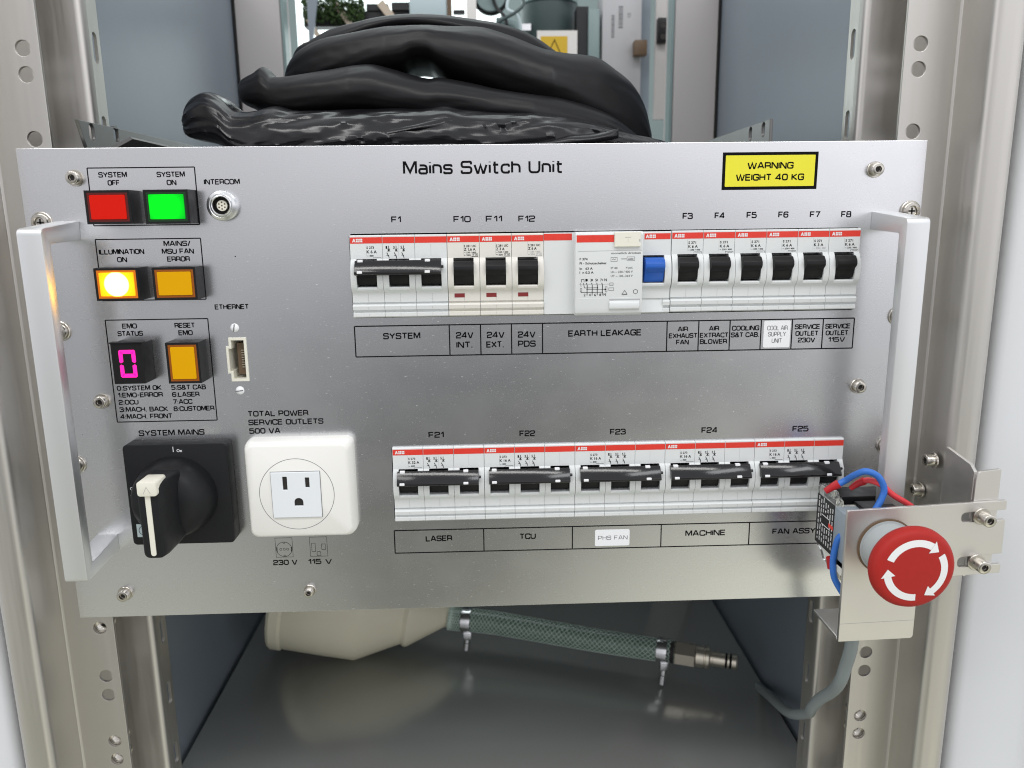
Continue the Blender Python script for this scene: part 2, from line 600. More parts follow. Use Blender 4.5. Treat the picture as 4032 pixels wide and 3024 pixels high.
# ------------------------------------------------------------------ lettering
GL = {
    'A': (.9, '0,0 .38,1 .52,1 .9,0;.14,.3 .76,.3'), 'B': (.8, '0,.53 0,1 .76,1r .76,.53r 0,.53;0,.53 .8,.53r .8,0r 0,0 0,.53'),
    'C': (.82, '.82,.72 .82,1r 0,1r 0,0r .82,0r .82,.28'), 'D': (.84, '@0,0 0,1 .84,1R .84,0R'),
    'E': (.74, '.74,1 0,1 0,0 .74,0;0,.52 .68,.52'), 'F': (.72, '.72,1 0,1 0,0;0,.48 .64,.48'),
    'G': (.84, '.84,.74 .84,1r 0,1r 0,0r .84,0r .84,.48 .46,.48'), 'H': (.82, '0,0 0,1;.82,0 .82,1;0,.52 .82,.52'),
    'I': (.0, '0,0 0,1'), 'J': (.6, '.6,1 .6,0r 0,0r 0,.3'), 'K': (.82, '0,0 0,1;.78,1 .12,.52 .82,0'),
    'L': (.7, '0,1 0,0 .7,0'), 'M': (.98, '0,0 0,1 .1,1 .49,.12 .88,1 .98,1 .98,0'), 'N': (.84, '0,0 0,1 .08,1 .76,0 .84,0 .84,1'),
    'O': (.86, '@0,0r .86,0r .86,1r 0,1r'), 'P': (.78, '0,0 0,1 .78,1r .78,.42r 0,.42'),
    'R': (.8, '0,0 0,1 .78,1r .78,.44r 0,.44;.5,.44 .8,.40r .8,0'), 'S': (.8, '.78,.76 .78,1r 0,1r 0,.53r .8,.53r .8,0r 0,0r 0,.24'),
    'T': (.8, '0,1 .8,1;.4,1 .4,0'), 'U': (.82, '0,1 0,0r .82,0r .82,1'), 'V': (.9, '0,1 .38,0 .52,0 .9,1'),
    'W': (1.3, '0,1 .26,0 .38,0 .65,.95 .92,0 1.04,0 1.3,1'), 'X': (.85, '0,1 .85,0;0,0 .85,1'), 'Y': (.86, '0,1 .43,.46 .86,1;.43,.46 .43,0'),
    '0': (.8, '@0,0r .8,0r .8,1r 0,1r'), '1': (.34, '0,.70 .28,1 .34,1 .34,0'), '2': (.78, '0,.72 0,1r .78,1r .78,.55r 0,.42r 0,0 .78,0'),
    '3': (.78, '0,.78 0,1r .75,1r .75,.53r .2,.53;.2,.53 .78,.53r .78,0r 0,0r 0,.22'), '4': (.86, '.64,0 .64,1 .56,1 0,.26 .86,.26'),
    '5': (.78, '.75,1 .04,1 .0,.60 .78,.60r .78,0r 0,0r 0,.2'), '6': (.78, '.76,.8 .76,1r 0,1r 0,0r .78,0r .78,.58r 0,.58'),
    '7': (.74, '0,1 .74,1 .3,0'), '8': (.8, '@.03,1r .77,1r .77,.53r .03,.53r;@0,.53r .8,.53r .8,0r 0,0r'),
    '9': (.78, '.02,.2 .02,0r .78,0r .78,1r 0,1r 0,.42r .78,.42'), '&': (.92, '.92,0 .18,.70 .18,1r .66,1r .66,.62 0,.42r 0,0r .72,0r .86,.4'),
    '/': (.42, '0,-.08 .42,1.05'), '.': (.14, '0,.0 .14,0'), ':': (.14, '0,.06 .14,.06;0,.62 .14,.62'), '-': (.4, '0,.47 .4,.47'), ' ': (.28, ''),
    'a': (.62, '.04,.72 .62,.72r .62,0;.62,.40 0,.40r 0,0r .62,0'), 'i': (.0, '0,0 0,.72;0,.93 0,1.0'),
    'n': (.62, '0,0 0,.72;0,.72 .62,.72r .62,0'), 's': (.62, '.60,.56 .60,.72r 0,.72r 0,.37r .62,.37r .62,0r 0,0r 0,.16'),
    'w': (.98, '0,.72 .22,0 .30,0 .49,.68 .68,0 .76,0 .98,.72'), 't': (.44, '.14,1 .14,0r .44,0;0,.72 .44,.72'),
    'c': (.6, '.6,.52 .6,.72r 0,.72r 0,0r .6,0r .6,.2'), 'h': (.62, '0,0 0,1;0,.72 .62,.72r .62,0'), 'o': (.62, '@0,0r .62,0r .62,.72r 0,.72r'),
}
_lift = [0]


def ribbon(mb, pts, closed, w, y, mi=0):
    L, R = offset_path(pts, w / 2, closed)
    _lift[0] = (_lift[0] + 1) % 7
    yy = y - _lift[0] * .004
    n = len(pts)
    vs = [(a, yy, b) for a, b in L] + [(a, yy, b) for a, b in R]
    fs = [(i, (i + 1) % n, n + (i + 1) % n, n + i) for i in range(n if closed else n - 1)]
    mb.add(vs, fs, mi)


def text(mb, s, x0, x1, zc, cap, y=-.05, wt=.20, mi=0, gap=.27):
    """squared technical lettering from x0 to x1 with its capitals centred on height zc"""
    t = wt * cap
    adv = sum(GL[c][0] for c in s) + gap * (len(s) - 1)
    k = (x1 - x0 - t) / adv
    x = x0 + t / 2
    z0 = zc - cap / 2 + t / 2
    h = cap - t
    for c in s:
        w, src = GL[c]
        for st in src.split(';'):
            st = st.strip()
            if not st:
                continue
            closed = st[0] == '@'
            pts = []
            for tok in st.lstrip('@').split():
                rad = 0
                if tok[-1] in 'rR':
                    rad = (.26 if tok[-1] == 'r' else .40) * cap
                    tok = tok[:-1]
                a, b = tok.split(',')
                pts.append((x + float(a) * k, z0 + float(b) * h, rad))
            ribbon(mb, round_path(pts, closed, 4), closed, t, y, mi)
        x += (w + gap) * k


_fc = {}


def ftext(mb, s, x0, zb, h, w=None, y=-.05, mi=0, rot=0.0, center=False):
    """plain small print: x0, baseline, capital height, optional width"""
    if s not in _fc:
        cu = bpy.data.curves.new('t', 'FONT')
        cu.body = s
        cu.resolution_u = 2
        cu.offset = .022
        o = bpy.data.objects.new('t', cu)
        COL.objects.link(o)
        me = bpy.data.meshes.new_from_object(o.evaluated_get(bpy.context.evaluated_depsgraph_get()))
        _fc[s] = ([tuple(v.co) for v in me.vertices], [tuple(p.vertices) for p in me.polygons])
        bpy.data.objects.remove(o)
        bpy.data.curves.remove(cu)
        bpy.data.meshes.remove(me)
    vs, fs = _fc[s]
    if not vs:
        return
    xa, xb = min(v[0] for v in vs), max(v[0] for v in vs)
    sz = h / .73
    sx = (w / (xb - xa)) if w else sz
    ca, sa = math.cos(rot), math.sin(rot)
    out = []
    for a, b, _ in vs:
        u, v = (a - (xa + xb) / 2 if center else a - xa) * sx, b * sz
        out.append((x0 + u * ca - v * sa, y, zb + u * sa + v * ca))
    mb.add(out, fs, mi)


def frame_lines(mb, segs, w=.6, y=-.03, mi=0):
    for a, b, c, d in segs:
        ribbon(mb, [(a, b), (c, d)], False, w, y, mi)


def rect_line(mb, x0, x1, z0, z1, w=.42, y=-.03, mi=0):
    ribbon(mb, [(x0, z0), (x1, z0), (x1, z1), (x0, z1)], True, w, y, mi)


def disc(mb, cx, cz, r, y, mi=0, n=20):
    mb.add([(a, y, b) for a, b in circ(cx, cz, r, n)], [tuple(range(n))], mi)


# ------------------------------------------------------------------ setting
far = MB().box(-900, 900, 1150, 1160, -900, 900)
tag(obj('wall', far, 'backwall'), kind='structure')
tag(obj('floor', MB().box(-900, 900, 60, 1160, -960, -950), 'backwall'), kind='structure')

# ------------------------------------------------------------------ the cabinet
ZL, ZH = -345, 330
cab = thing('equipment_cabinet', 'open stainless steel rack cabinet with white lacquered front frame around the switch unit', 'cabinet', (1, 0, ZL))
CZ = -ZL


def hexhead(mb, c, d, r, h, mi=0, mi_dark=1, washer=0.0):
    """socket-head cap screw"""
    if washer:
        mb.lathe([(0, 0), (washer, 0), (washer, .8), (washer - .2, 1.0), (0, 1.0)], c, d, 28, mi)
    mb.lathe([(0, .9), (r, .9), (r, h - .5), (r - .15, h - .2), (r - .5, h), (r * .52, h), (r * .5, h - .3), (r * .5, h - 1.6), (0, h - 1.6)], c, d, 28, mi)
    mb.lathe([(r * .47, h - 1.5), (r * .47, h - 1.45), (0, h - 1.45)], c, d, 6, mi_dark)


hole_z = []
z = 137.9
for k in range(12):
    hole_z += [z - k * 44.45, z - k * 44.45 + 31.75]
hole_z = sorted(q for q in hole_z if ZL + 10 < q < ZH - 10)
hole_z += [182.35]
for sd in (-1, 1):
    rail = plate('rail_flange', [(sd * 225.0, ZL), (sd * 253.5, ZL), (sd * 253.5, ZH), (sd * 225.0, ZH)],
                 [circ(sd * 233.3, q, 3.95) for q in sorted(set(round(h, 2) for h in hole_z))], 2.0, 'y', 3, 'steel', cab, .25, (0, 0, CZ))
    nutz = [-141.1, -217.3, -230.0] if sd < 0 else [-217.3, -230.0]
    for q in nutz:
        nb = MB().lathe([(5.5, 0), (3.8, 0), (3.7, .5), (3.1, .7), (3.6, 1.2), (3.0, 1.6), (3.5, 2.1), (2.9, 2.6), (3.4, 3.1), (2.8, 3.6), (2.8, 7), (5.5, 7), (5.5, 0)], (sd * 233.3, 5.2, q), (0, 1, 0), 28)
        obj('threaded_insert', nb, 'bolt', rail)
    web = sheet([(sd * 246, 6), (sd * 244, 30), (sd * 215.5, 30.3), (sd * 215.0, 35.5)], 1.8, ZL, ZH, r=3.2)
    obj('rail_web', web, 'steel', cab, (0, 0, CZ))
    sl = [slot(41.2, q, 5.6, 16.5) for q in [190 - 44.45 * k for k in range(12)]]
    plate('rail_return', [(35.5, ZL), (47.5, ZL), (47.5, ZH), (35.5, ZH)], sl, 1.8, 'x', sd * 215.0 - .9, 'steel', cab, 0, (0, 0, CZ))
    # side wall of the front post comes forward from the flange, then rolls round outward
    prof = [(sd * 253.0, 3.9), (sd * 255.0, 3.2), (sd * 255.4, -24.5), (sd * 271.5, -26.0), (sd * 275.5, 40)]
    pb = MB()
    P = round_path([(prof[0][0], prof[0][1]), (prof[1][0], prof[1][1], 1.2), (prof[2][0], prof[2][1], 3.4), (prof[3][0], prof[3][1], 9.0), prof[4]], False, 8)
    L, R_ = offset_path(P, 1.0, False)
    pb.prism(L + R_[::-1], ZL, ZH, ax='z')
    obj('front_post', pb, 'steel', cab, (0, 0, CZ))
    obj('door_gap_shade', MB().box(min(sd * 276.5, sd * 288), max(sd * 276.5, sd * 288), 0, 30, ZL, ZH), 'gap_seal_black', cab, (0, 0, CZ))  # added black strip stands in for the shade in the open gap
    dp = sheet([(sd * 284.5, 6), (sd * 283.2, -12), (sd * 322, -24), (sd * 326, -34), (sd * 380, -46)], 2.0, ZL, ZH, r=5)
    obj('door_frame', dp, 'door', cab, (0, 0, CZ))
    obj('side_wall', MB().box(min(sd * 236, sd * 238), max(sd * 236, sd * 238), 49, 384, ZL, ZH), 'wall_paint', cab, (0, 0, CZ))
    bp = sheet([(sd * 240, 386), (sd * 192, 386), (sd * 192, 420)], 2.0, ZL, ZH, r=2)
    rp = obj('rear_post', bp, 'post_paint', cab, (0, 0, CZ))
    obj('post_seal', MB().box(min(sd * 238.5, sd * 234), max(sd * 238.5, sd * 234), 380, 384.9, ZL, ZH), 'gap_seal_black', rp)
    obj('post_edge', MB().box(min(sd * 190.6, sd * 188.0), max(sd * 190.6, sd * 188.0), 384, 400, ZL, ZH), 'pale_teal', rp)
obj('shelf', MB().box(-232, 232, 22, 384, -302, -300).box(-232, 232, 22, 24, -344, -302.01), 'shelf', cab, (0, 0, CZ), bevel=.6)  # front lip is added to block light coming in under the shelf
obj('base_light_block', MB().box(-275, 275, 30, 410, ZL - 3, ZL), 'chassis', cab, (0, 0, CZ))  # unseen plate, added to keep light from rising beside the shelf
obj('rear_panel', MB().box(-191, 191, 408, 410, -340, 110), 'backwall', cab, (0, 0, CZ))  # unseen top raised to keep the bright back out of the shelf's reflection

# ------------------------------------------------------------------ the switch unit: front plate, chassis, handles, screws, lettering
unit = thing('mains_switch_unit', 'wide brushed aluminium front panel with two handles and rows of breakers', 'switch unit', (0, 0, -133))
UZ = 133
UP0, UP1 = 42.2, 86.9
LO0, LO1 = -76.9, -32.7
cut1 = rrect(-71.7, 207.9, UP0 - .4, UP1 + .35, 1.6)
cut2 = rrect(-54.2, 207.9, LO0 - .35, LO1 + .2, 1.6)
eth = [(-141.9, 27.2), (-140.3, 27.2), (-140.3, 31.9), (-131.2, 31.9), (-131.2, 7.8), (-140.3, 7.8), (-140.3, 12.2), (-141.9, 12.2)]
plate('face_plate', [(-241.3, -132.95), (241.3, -132.95), (241.3, 132.95), (-241.3, 132.95)], [cut1, cut2, eth], 2.6, 'y', 0, 'alu', unit, .2, (0, 0, UZ))
ch = MB()
ch.box(-214, 214, 48, 235, -126, 127)
ch.box(-214, 214, 2.7, 48, 124.5, 127)
ch.box(-214, 214, 2.7, 48, -126, -123)
obj('chassis', ch, 'chassis', unit, (0, 0, UZ))

for sd in (-1, 1):
    a, b = (-225.4, -213.4) if sd < 0 else (213.7, 225.7)
    # U-shaped handle cut from flat bar, ends rounded on the outside
    P = round_path([(0, 95.8), (-37.8, 92.2, 3.0), (-37.8, -93.0, 3.0), (0, -90.5), (0, -81.0), (-30.4, -84.5, 1.5), (-30.4, 84.6, 1.5), (0, 86.0)], True, 5)
    obj('handle', MB().prism(P, a, b), 'alu_handle', unit, (0, 0, UZ), bevel=.5, seg=2)


def bolt(x, z, r=3.35, h=4.6, w=4.3, name='bolt'):
    mb = MB()
    hexhead(mb, (x, -.02, z), (0, -1, 0), r, h, 0, 1, w)
    return obj(name, mb, ['bolt', 'socket_dark'], unit, (0, 0, UZ))


for x, z in ((-212.3, 117.8), (213.4, 117.9), (-212.6, -2.2), (213.6, -2.1), (-213.1, -118.0), (213.2, -118.0)):
    bolt(x, z)
bolt(-105.9, -119.2, 2.6, 5.0, 3.6)
for x, z in ((-232.4, 95.2), (234.9, 95.7), (-230.6, 37.2), (233.6, 37.9), (-231.6, -38.6), (233.0, -37.6), (-232.4, -97.0), (234.0, -97.0)):
    mb = MB()
    mb.lathe([(0, 0), (5.6, 0), (5.6, .9), (5.2, 1.2), (4.6, 1.2), (4.6, 2.6), (4.1, 3.4), (2.9, 3.6), (2.5, 3.0), (2.3, 2.2), (0, 2.2)], (x, -.02, z), (0, -1, 0), 28)
    for q in range(2):
        ca, sa = (1, 0) if q else (0, 1)
        mb.box(x - (1.9 if q else .45), x + (1.9 if q else .45), -2.26, -2.2, z - (.45 if q else 1.9), z + (.45 if q else 1.9), 1)
    obj('mounting_screw', mb, ['bolt', 'socket_dark'], unit, (0, 0, UZ))

pr = MB()
text(pr, 'Mains Switch Unit', -41.3, 43.9, 121.2, 6.9, wt=.168)
# label boxes round the pushbuttons
frame_lines(pr, [(-205.9, 122.8, -150.4, 122.8), (-205.9, 122.8, -205.9, 93.2), (-150.4, 122.8, -150.4, 93.2), (-205.9, 93.2, -150.4, 93.2)])
frame_lines(pr, [(-206.1, 86.0, -150.7, 86.0), (-206.1, 86.0, -206.1, 53.4), (-150.7, 86.0, -150.7, 53.4), (-206.1, 53.4, -150.7, 53.4)])
frame_lines(pr, [(-206, 42.8, -150.8, 42.8), (-206, 42.8, -206, -14.5), (-150.8, 42.8, -150.8, -14.5), (-206, -14.5, -150.8, -14.5)])
for s, x0, x1, zc, cap in (
        ('SYSTEM', -200.5, -185.7, 119.3, 2.85), ('OFF', -196.2, -189.9, 115.2, 2.85), ('SYSTEM', -170.4, -155.7, 119.2, 2.85), ('ON', -165.6, -160.5, 115.05, 2.85),
        ('INTERCOM', -146.2, -127.4, 115.15, 2.85), ('ILLUMINATION', -205.0, -181.1, 79.45, 2.85), ('ON', -195.9, -190.6, 75.25, 2.85),
        ('MAINS/', -170.5, -156.2, 83.4, 2.85), ('MSU FAN', -171.8, -154.8, 79.3, 2.85), ('ERROR', -169.4, -157.3, 75.2, 2.85), ('ETHERNET', -146.5, -128.0, 49.05, 2.85),
        ('EMO', -197.3, -189.3, 39.4, 2.85), ('STATUS', -200.2, -186.5, 35.3, 2.85), ('RESET', -169.1, -158.0, 39.3, 2.85), ('EMO', -167.4, -159.6, 35.2, 2.85),
        ('0:SYSTEM OK', -204.1, -179.6, 4.8, 2.85), ('1:EMO-ERROR', -204.0, -179.3, .85, 2.85), ('2:OCU', -204.0, -193.1, -3.2, 2.85),
        ('3:MACH. BACK', -204.0, -177.3, -7.4, 2.85), ('4:MACH. FRONT', -204.1, -175.3, -11.45, 2.85), ('5:S&T CAB', -174.3, -155.3, 4.7, 2.85),
        ('6:LASER', -174.3, -159.2, .65, 2.85), ('7:ACC', -174.3, -163.5, -3.45, 2.85), ('8:CUSTOMER', -174.3, -151.7, -7.5, 2.85),
        ('SYSTEM MAINS', -195.0, -158.4, -21.2, 3.4), ('TOTAL POWER', -133.7, -99.8, -11.3, 3.3), ('SERVICE OUTLETS', -133.6, -91.6, -16.3, 3.3), ('500 VA', -133.5, -116.1, -21.3, 3.3),
        ('230 V', -126.1, -112.0, -101.3, 3.3), ('115 V', -105.8, -91.9, -101.3, 3.3),
        ('F1', -48.7, -43.4, 94.5, 3.4), ('F10', -15.3, -5.9, 94.3, 3.4), ('F11', 2.1, 11.0, 94.25, 3.4), ('F12', 19.7, 28.9, 94.1, 3.4),
        ('F3', 109.2, 114.9, 94.5, 3.4), ('F4', 126.8, 132.5, 94.5, 3.4), ('F5', 144.4, 150.1, 94.6, 3.4), ('F6', 161.9, 167.6, 94.6, 3.4),
        ('F7', 179.4, 185.1, 94.5, 3.4), ('F8', 196.8, 202.5, 94.4, 3.4),
        ('F21', -32.8, -24.0, -25.8, 3.5), ('F22', 19.1, 28.2, -26.1, 3.5), ('F23', 71.2, 80.4, -26.3, 3.5), ('F24', 124.2, 133.7, -26.5, 3.5), ('F25', 177.4, 186.9, -26.8, 3.5),
        ('SYSTEM', -55.9, -35.3, 31.4, 3.6), ('24V', -15.6, -5.9, 31.2, 3.6), ('INT.', -15.6, -6.3, 25.8, 3.6), ('24V', 1.5, 11.4, 31.1, 3.6), ('EXT.', 1.1, 11.1, 25.7, 3.6),
        ('24V', 18.8, 28.7, 31.0, 3.6), ('PDS', 18.8, 28.8, 25.8, 3.6), ('EARTH LEAKAGE', 46.9, 88.2, 31.1, 3.6),
        ('AIR', 108.5, 114.4, 32.5, 2.85), ('EXHAUST', 103.6, 119.9, 28.8, 2.85), ('FAN', 107.8, 115.1, 25.1, 2.85),
        ('AIR', 126.2, 132.0, 32.6, 2.85), ('EXTRACT', 121.2, 137.5, 28.8, 2.85), ('BLOWER', 121.3, 136.8, 25.2, 2.85),
        ('COOLING', 139.2, 154.8, 32.5, 2.85), ('S&T CAB.', 138.8, 155.1, 28.7, 2.85),
        ('SERVICE', 175.0, 189.5, 32.7, 2.85), ('OUTLET', 175.6, 188.8, 28.9, 2.85), ('230V', 177.3, 187.1, 25.1, 2.85),
        ('SERVICE', 192.4, 206.8, 32.7, 2.85), ('OUTLET', 192.9, 206.0, 28.9, 2.85), ('115V', 194.6, 204.3, 25.1, 2.85),
        ('LASER', -36.6, -21.0, -88.8, 3.6), ('TCU', 18.5, 28.2, -88.9, 3.6), ('MACHINE', 117.0, 141.1, -89.7, 3.6), ('FAN ASSY', 169.2, 195.4, -89.9, 3.6)):
    text(pr, s, x0, x1, zc, cap)
frame_lines(pr, [(-71.4, 37.1, 208.8, 37.1), (-71.4, 20.0, 208.8, 20.0), (-71.4, 37.1, -71.4, 20.0)] + [(q, 37.1, q, 20.0) for q in (-19.2, -1.9, 15.3, 32.6, 102.5, 120.4, 138.1, 155.8, 173.5, 191.1, 208.8)], .68)
frame_lines(pr, [(-54.7, -83.3, 208.3, -83.9), (-54.7, -97.4, 208.3, -98.1), (-54.7, -83.3, -54.7, -97.4)] + [(q, -83.5, q, -97.7) for q in (-2.5, 49.8, 102.5, 155.3, 208.3)], .68)
# little drawings of the two socket types
rect_line(pr, -124.0, -114.2, -98.0, -86.0, .2)
ribbon(pr, circ(-119.1, -93.1, 4.5, 32), True, .25, -.03)
for q in (-121.1, -119.1, -117.1):
    ribbon(pr, circ(q, -93.1, .65, 12), True, .2, -.03)
for q in (-89.0, -97.2):
    rect_line(pr, -119.5, -118.7, q - .4, q + .4, .2)
for q in (-123.2, -115.0):
    ribbon(pr, [(q, -91.6), (q, -94.6)], False, .35, -.03)
rect_line(pr, -104.1, -94.1, -98.0, -86.0, .2)
rect_line(pr, -103.1, -101.0, -95.0, -89.8, .2)
rect_line(pr, -97.3, -95.2, -93.9, -90.4, .2)
ribbon(pr, round_path([(-100.2, -97.7), (-100.2, -95.0, .9), (-98.1, -95.0, .9), (-98.1, -97.7)], True, 4), True, .2, -.03)
disc(pr, -133.1, 76.1, .35, -.04)
flat('lettering', pr, 'ink', unit, (0, 0, UZ))

# dark angle plates that stick up behind the front panel
for sd, x, y0, y1, zt, hs in ((-1, -211.5, 4, 200, 149.6, ((18, 142.6), (47, 144.6))), (1, 176, 60, 220, 151.6, ((71, 146.5), (95, 146.3)))):
    out = [(y0 + (10 if sd < 0 else 0), 127.2), (y1, 127.2), (y1, zt), (y0, zt - (2 if sd < 0 else 0))]
    ears = plate('side_bracket', out, [slot(q, w, 6.0, 9.0) for q, w in hs], 2.0, 'x', x, 'dark_steel', unit, .3, (0, 0, UZ))
fl = MB().prism([(-204, 133.2), (-189.5, 140.3), (-188.3, 139.0), (-203.0, 131.6)], 18, 130, ax='y')
obj('bracket_lip', fl, 'dark_steel', unit, (0, 0, UZ))

# ------------------------------------------------------------------ stickers on the panel
st = thing('warning_sticker', 'yellow and black sticker reading WARNING WEIGHT 40 KG', 'sticker', (156, 0, 108))
b = MB().box(-26, 26, -.16, -.02, 0, 19.6)
obj('backing', b, 'ink', st)
p = MB()
p.add([(a, -.2, c) for a, c in rrect(-24.4, 24.4, 1.7, 18.0, .4)], [tuple(range(28))])
flat('yellow_field', p, 'warn_yellow', st)
p = MB()
text(p, 'WARNING', -12.5, 12.7, 12.6, 3.6, y=-.24)
text(p, 'WEIGHT 40 KG', -18.5, 18.8, 6.5, 3.6, y=-.24)
flat('lettering', p, 'ink', st)
for nm, x0, x1, z0, z1, lines, lab in (
        ('label_sticker', 157.4, 172.5, 21.2, 36.4, (('COOL AIR', 159.3, 170.9, 32.3), ('SUPPLY', 160.0, 170.1, 28.8), ('UNIT', 162.2, 168.0, 25.1)), 'square white sticker reading COOL AIR SUPPLY UNIT between printed cells'),
        ('label_sticker', 63.2, 83.7, -96.2, -86.0, (('PHS FAN', 65.0, 82.5, -91.1),), 'small white sticker reading PHS FAN below the lower breakers')):
    st = thing(nm, lab, 'sticker', ((x0 + x1) / 2, 0, z0), 'white printed stickers on the panel')
    cx = (x0 + x1) / 2
    b = MB().prism(rrect(x0 - cx, x1 - cx, 0, z1 - z0, .9), -.16, -.02, ax='y')
    obj('backing', b, 'sticker', st)
    p = MB()
    for s, a, c, zc in lines:
        text(p, s, a - cx, c - cx, zc - z0, 2.6, y=-.2, wt=.12)
    flat('lettering', p, 'ink_grey', st)


# ------------------------------------------------------------------ pushbuttons and display
def button(x0, x1, z0, z1, lens, edge, label, depth=12.3, tall=False):
    t = thing('push_button', label, 'push button', (x0, 0, z0), 'square push buttons')
    w, h = x1 - x0, z1 - z0
    bz = MB()
    e = 1.15
    # hollow black surround
    bz.box(0, w, -depth + 1.2, -.01, 0, h)
    for q in ((0, e, 0, h), (w - e, w, 0, h), (e, w - e, 0, e), (e, w - e, h - e, h)):
        bz.box(q[0], q[1], -depth, -depth + 1.25, q[2], q[3])
    obj('surround', bz, 'black', t)
    f = MB()
    for q in ((e + .05, e + 1.2, e, h - e), (w - e - 1.2, w - e - .05, e, h - e), (e + 1.2, w - e - 1.2, e, e + 1.1), (e + 1.2, w - e - 1.2, h - e - 1.1, h - e)):
        f.box(q[0], q[1], -depth + .15, -depth + 1.18, q[2], q[3])
    obj('lens_rim', f, edge, t)
    l = MB().prism(rrect(e + 1.3, w - e - 1.3, e + 1.2, h - e - 1.2, .5, 3), -depth - .25, -depth + 1.15, ax='y')
    obj('lens', l, lens, t, bevel=.18, seg=1)
    return t


button(-203.2, -180.3, 94.0, 111.0, 'red_lens', 'red_edge', 'red push button under SYSTEM OFF')
button(-173.4, -150.7, 93.8, 111.0, 'lens_green', 'green_edge', 'lit green push button under SYSTEM ON')
button(-203.1, -180.4, 54.5, 71.5, 'lens_amber', 'amber_edge_lit', 'glowing amber push button under ILLUMINATION ON')
button(-173.1, -150.7, 54.5, 71.5, 'amber_lens', 'amber_edge', 'unlit amber push button under MAINS/ MSU FAN ERROR')
button(-170.3, -152.8, 9.4, 31.6, 'amber_lens', 'amber_edge', 'upright amber push button under RESET EMO')
dsp = thing('status_display', 'black single digit display glowing pink zero under EMO STATUS', 'display', (-198.8, 0, 9.8))
d = MB().box(0, 16.6, -13, -.01, 0, 22.0)
obj('housing', d, 'black', dsp, bevel=.25, seg=1)
obj('top_lip', MB().box(-.3, 16.9, -13.6, -9, 22.0, 22.6), 'black', dsp)
seg = MB()
cx, cz, sw, sh, tk = 8.3, 11.0, 8.8, 15.0, 2.1
for sgn in (-1, 1):
    zc = cz + sgn * (sh / 2)
    seg.add([(cx - sw / 2 + .5, -13.06, zc), (cx - sw / 2 + 1.2, -13.06, zc - sgn * tk / 1), (cx + sw / 2 - 1.2, -13.06, zc - sgn * tk / 1), (cx + sw / 2 - .5, -13.06, zc)], [(0, 1, 2, 3)])
    xc = cx + sgn * sw / 2
    for s2 in (-1, 1):
        za, zb = cz + s2 * .35, cz + s2 * (sh / 2 - .3)
        seg.add([(xc - sgn * .75, -13.06, za), (xc, -13.06, za + s2 * .7), (xc, -13.06, zb - s2 * .2), (xc - sgn * .5, -13.06, zb), (xc - sgn * tk, -13.06, zb - s2 * 1.3), (xc - sgn * tk, -13.06, za + s2 * .7)], [(0, 1, 2, 3, 4, 5)])
flat('digit', seg, 'segment', dsp)

# ------------------------------------------------------------------ intercom connector
ic = thing('intercom_connector', 'round chrome multi-pin connector under INTERCOM', 'connector', (-136.8, 0, 102.8))
c = MB().lathe([(6.6, 0), (7.9, 0), (7.9, 3.6), (7.4, 4.4), (6.2, 4.8), (5.6, 4.4), (5.4, 5.2), (4.9, 5.4), (4.5, 5.0), (4.4, 1.0), (0, .9)], (0, -.02, 0), (0, -1, 0), 40)
obj('shell', c, 'chrome', ic)
obj('bore', MB().lathe([(4.45, 4.6), (4.35, 1.3), (0, 1.3)], (0, -.02, 0), (0, -1, 0), 32), 'socket_dark', ic)
ins = obj('insert', MB().lathe([(0, 3.3), (2.7, 3.3), (2.85, 3.1), (2.85, 1.2)], (0, -.02, 0), (0, -1, 0), 28), 'cream', ic)
ph = MB()
for k in range(6):
    a = math.radians(60 * k + 30)
    disc(ph, 1.7 * math.cos(a), 1.7 * math.sin(a), .42, -3.4)
disc(ph, 0, 0, .42, -3.4)
flat('pin_holes', ph, 'brown', ins)

# ------------------------------------------------------------------ ethernet socket
es = thing('ethernet_socket', 'cream upright network socket with two white slotted screws under ETHERNET', 'network socket', (-136, 0, 0))
o_ = [(x + 136, z) for x, z in eth]
inner = [(-4.9, 26.0), (-3.2, 26.0), (-3.2, 30.6), (3.7, 30.6), (3.7, 9.1), (-3.2, 9.1), (-3.2, 13.4), (-4.9, 13.4)]
fr = plate('frame', [(x * 1.05, 19.85 + (z - 19.85) * 1.015) for x, z in o_], [inner], 2.4, 'y', -.9, 'cream', es, .15)
w_ = MB()
n_ = len(inner)
vs = [(x, 1.4, z) for x, z in inner] + [(x, 15, z) for x, z in inner]
w_.add(vs, [(i, (i + 1) % n_, (i + 1) % n_ + n_, i + n_) for i in range(n_)] + [tuple(range(n_, 2 * n_))])
obj('cavity', w_, 'cream', es, smooth=False)
obj('contact_block', MB().box(-1.2, 3.6, 3, 14.8, 11.0, 28.5), 'brown', es)
for q in range(8):
    obj('contact', MB().box(1.2, 2.6, 1.8, 3.2, 15.0 + q * 1.35, 15.5 + q * 1.35), 'brass', es)
for z, rot in ((37.5, 80), (2.3, 8)):
    mb = MB().lathe([(0, 1.5), (1.2, 1.35), (2.0, .8), (2.35, .25), (2.35, 0)], (-.65, -.02, z), (0, -1, 0), 24)
    a = math.radians(rot)
    ribbon(mb, [(-.65 - 2.2 * math.cos(a), z - 2.2 * math.sin(a)), (-.65 + 2.2 * math.cos(a), z + 2.2 * math.sin(a))], False, .55, -1.56, 1)
    obj('slotted_screw', mb, ['sticker', 'ink_grey'], es)

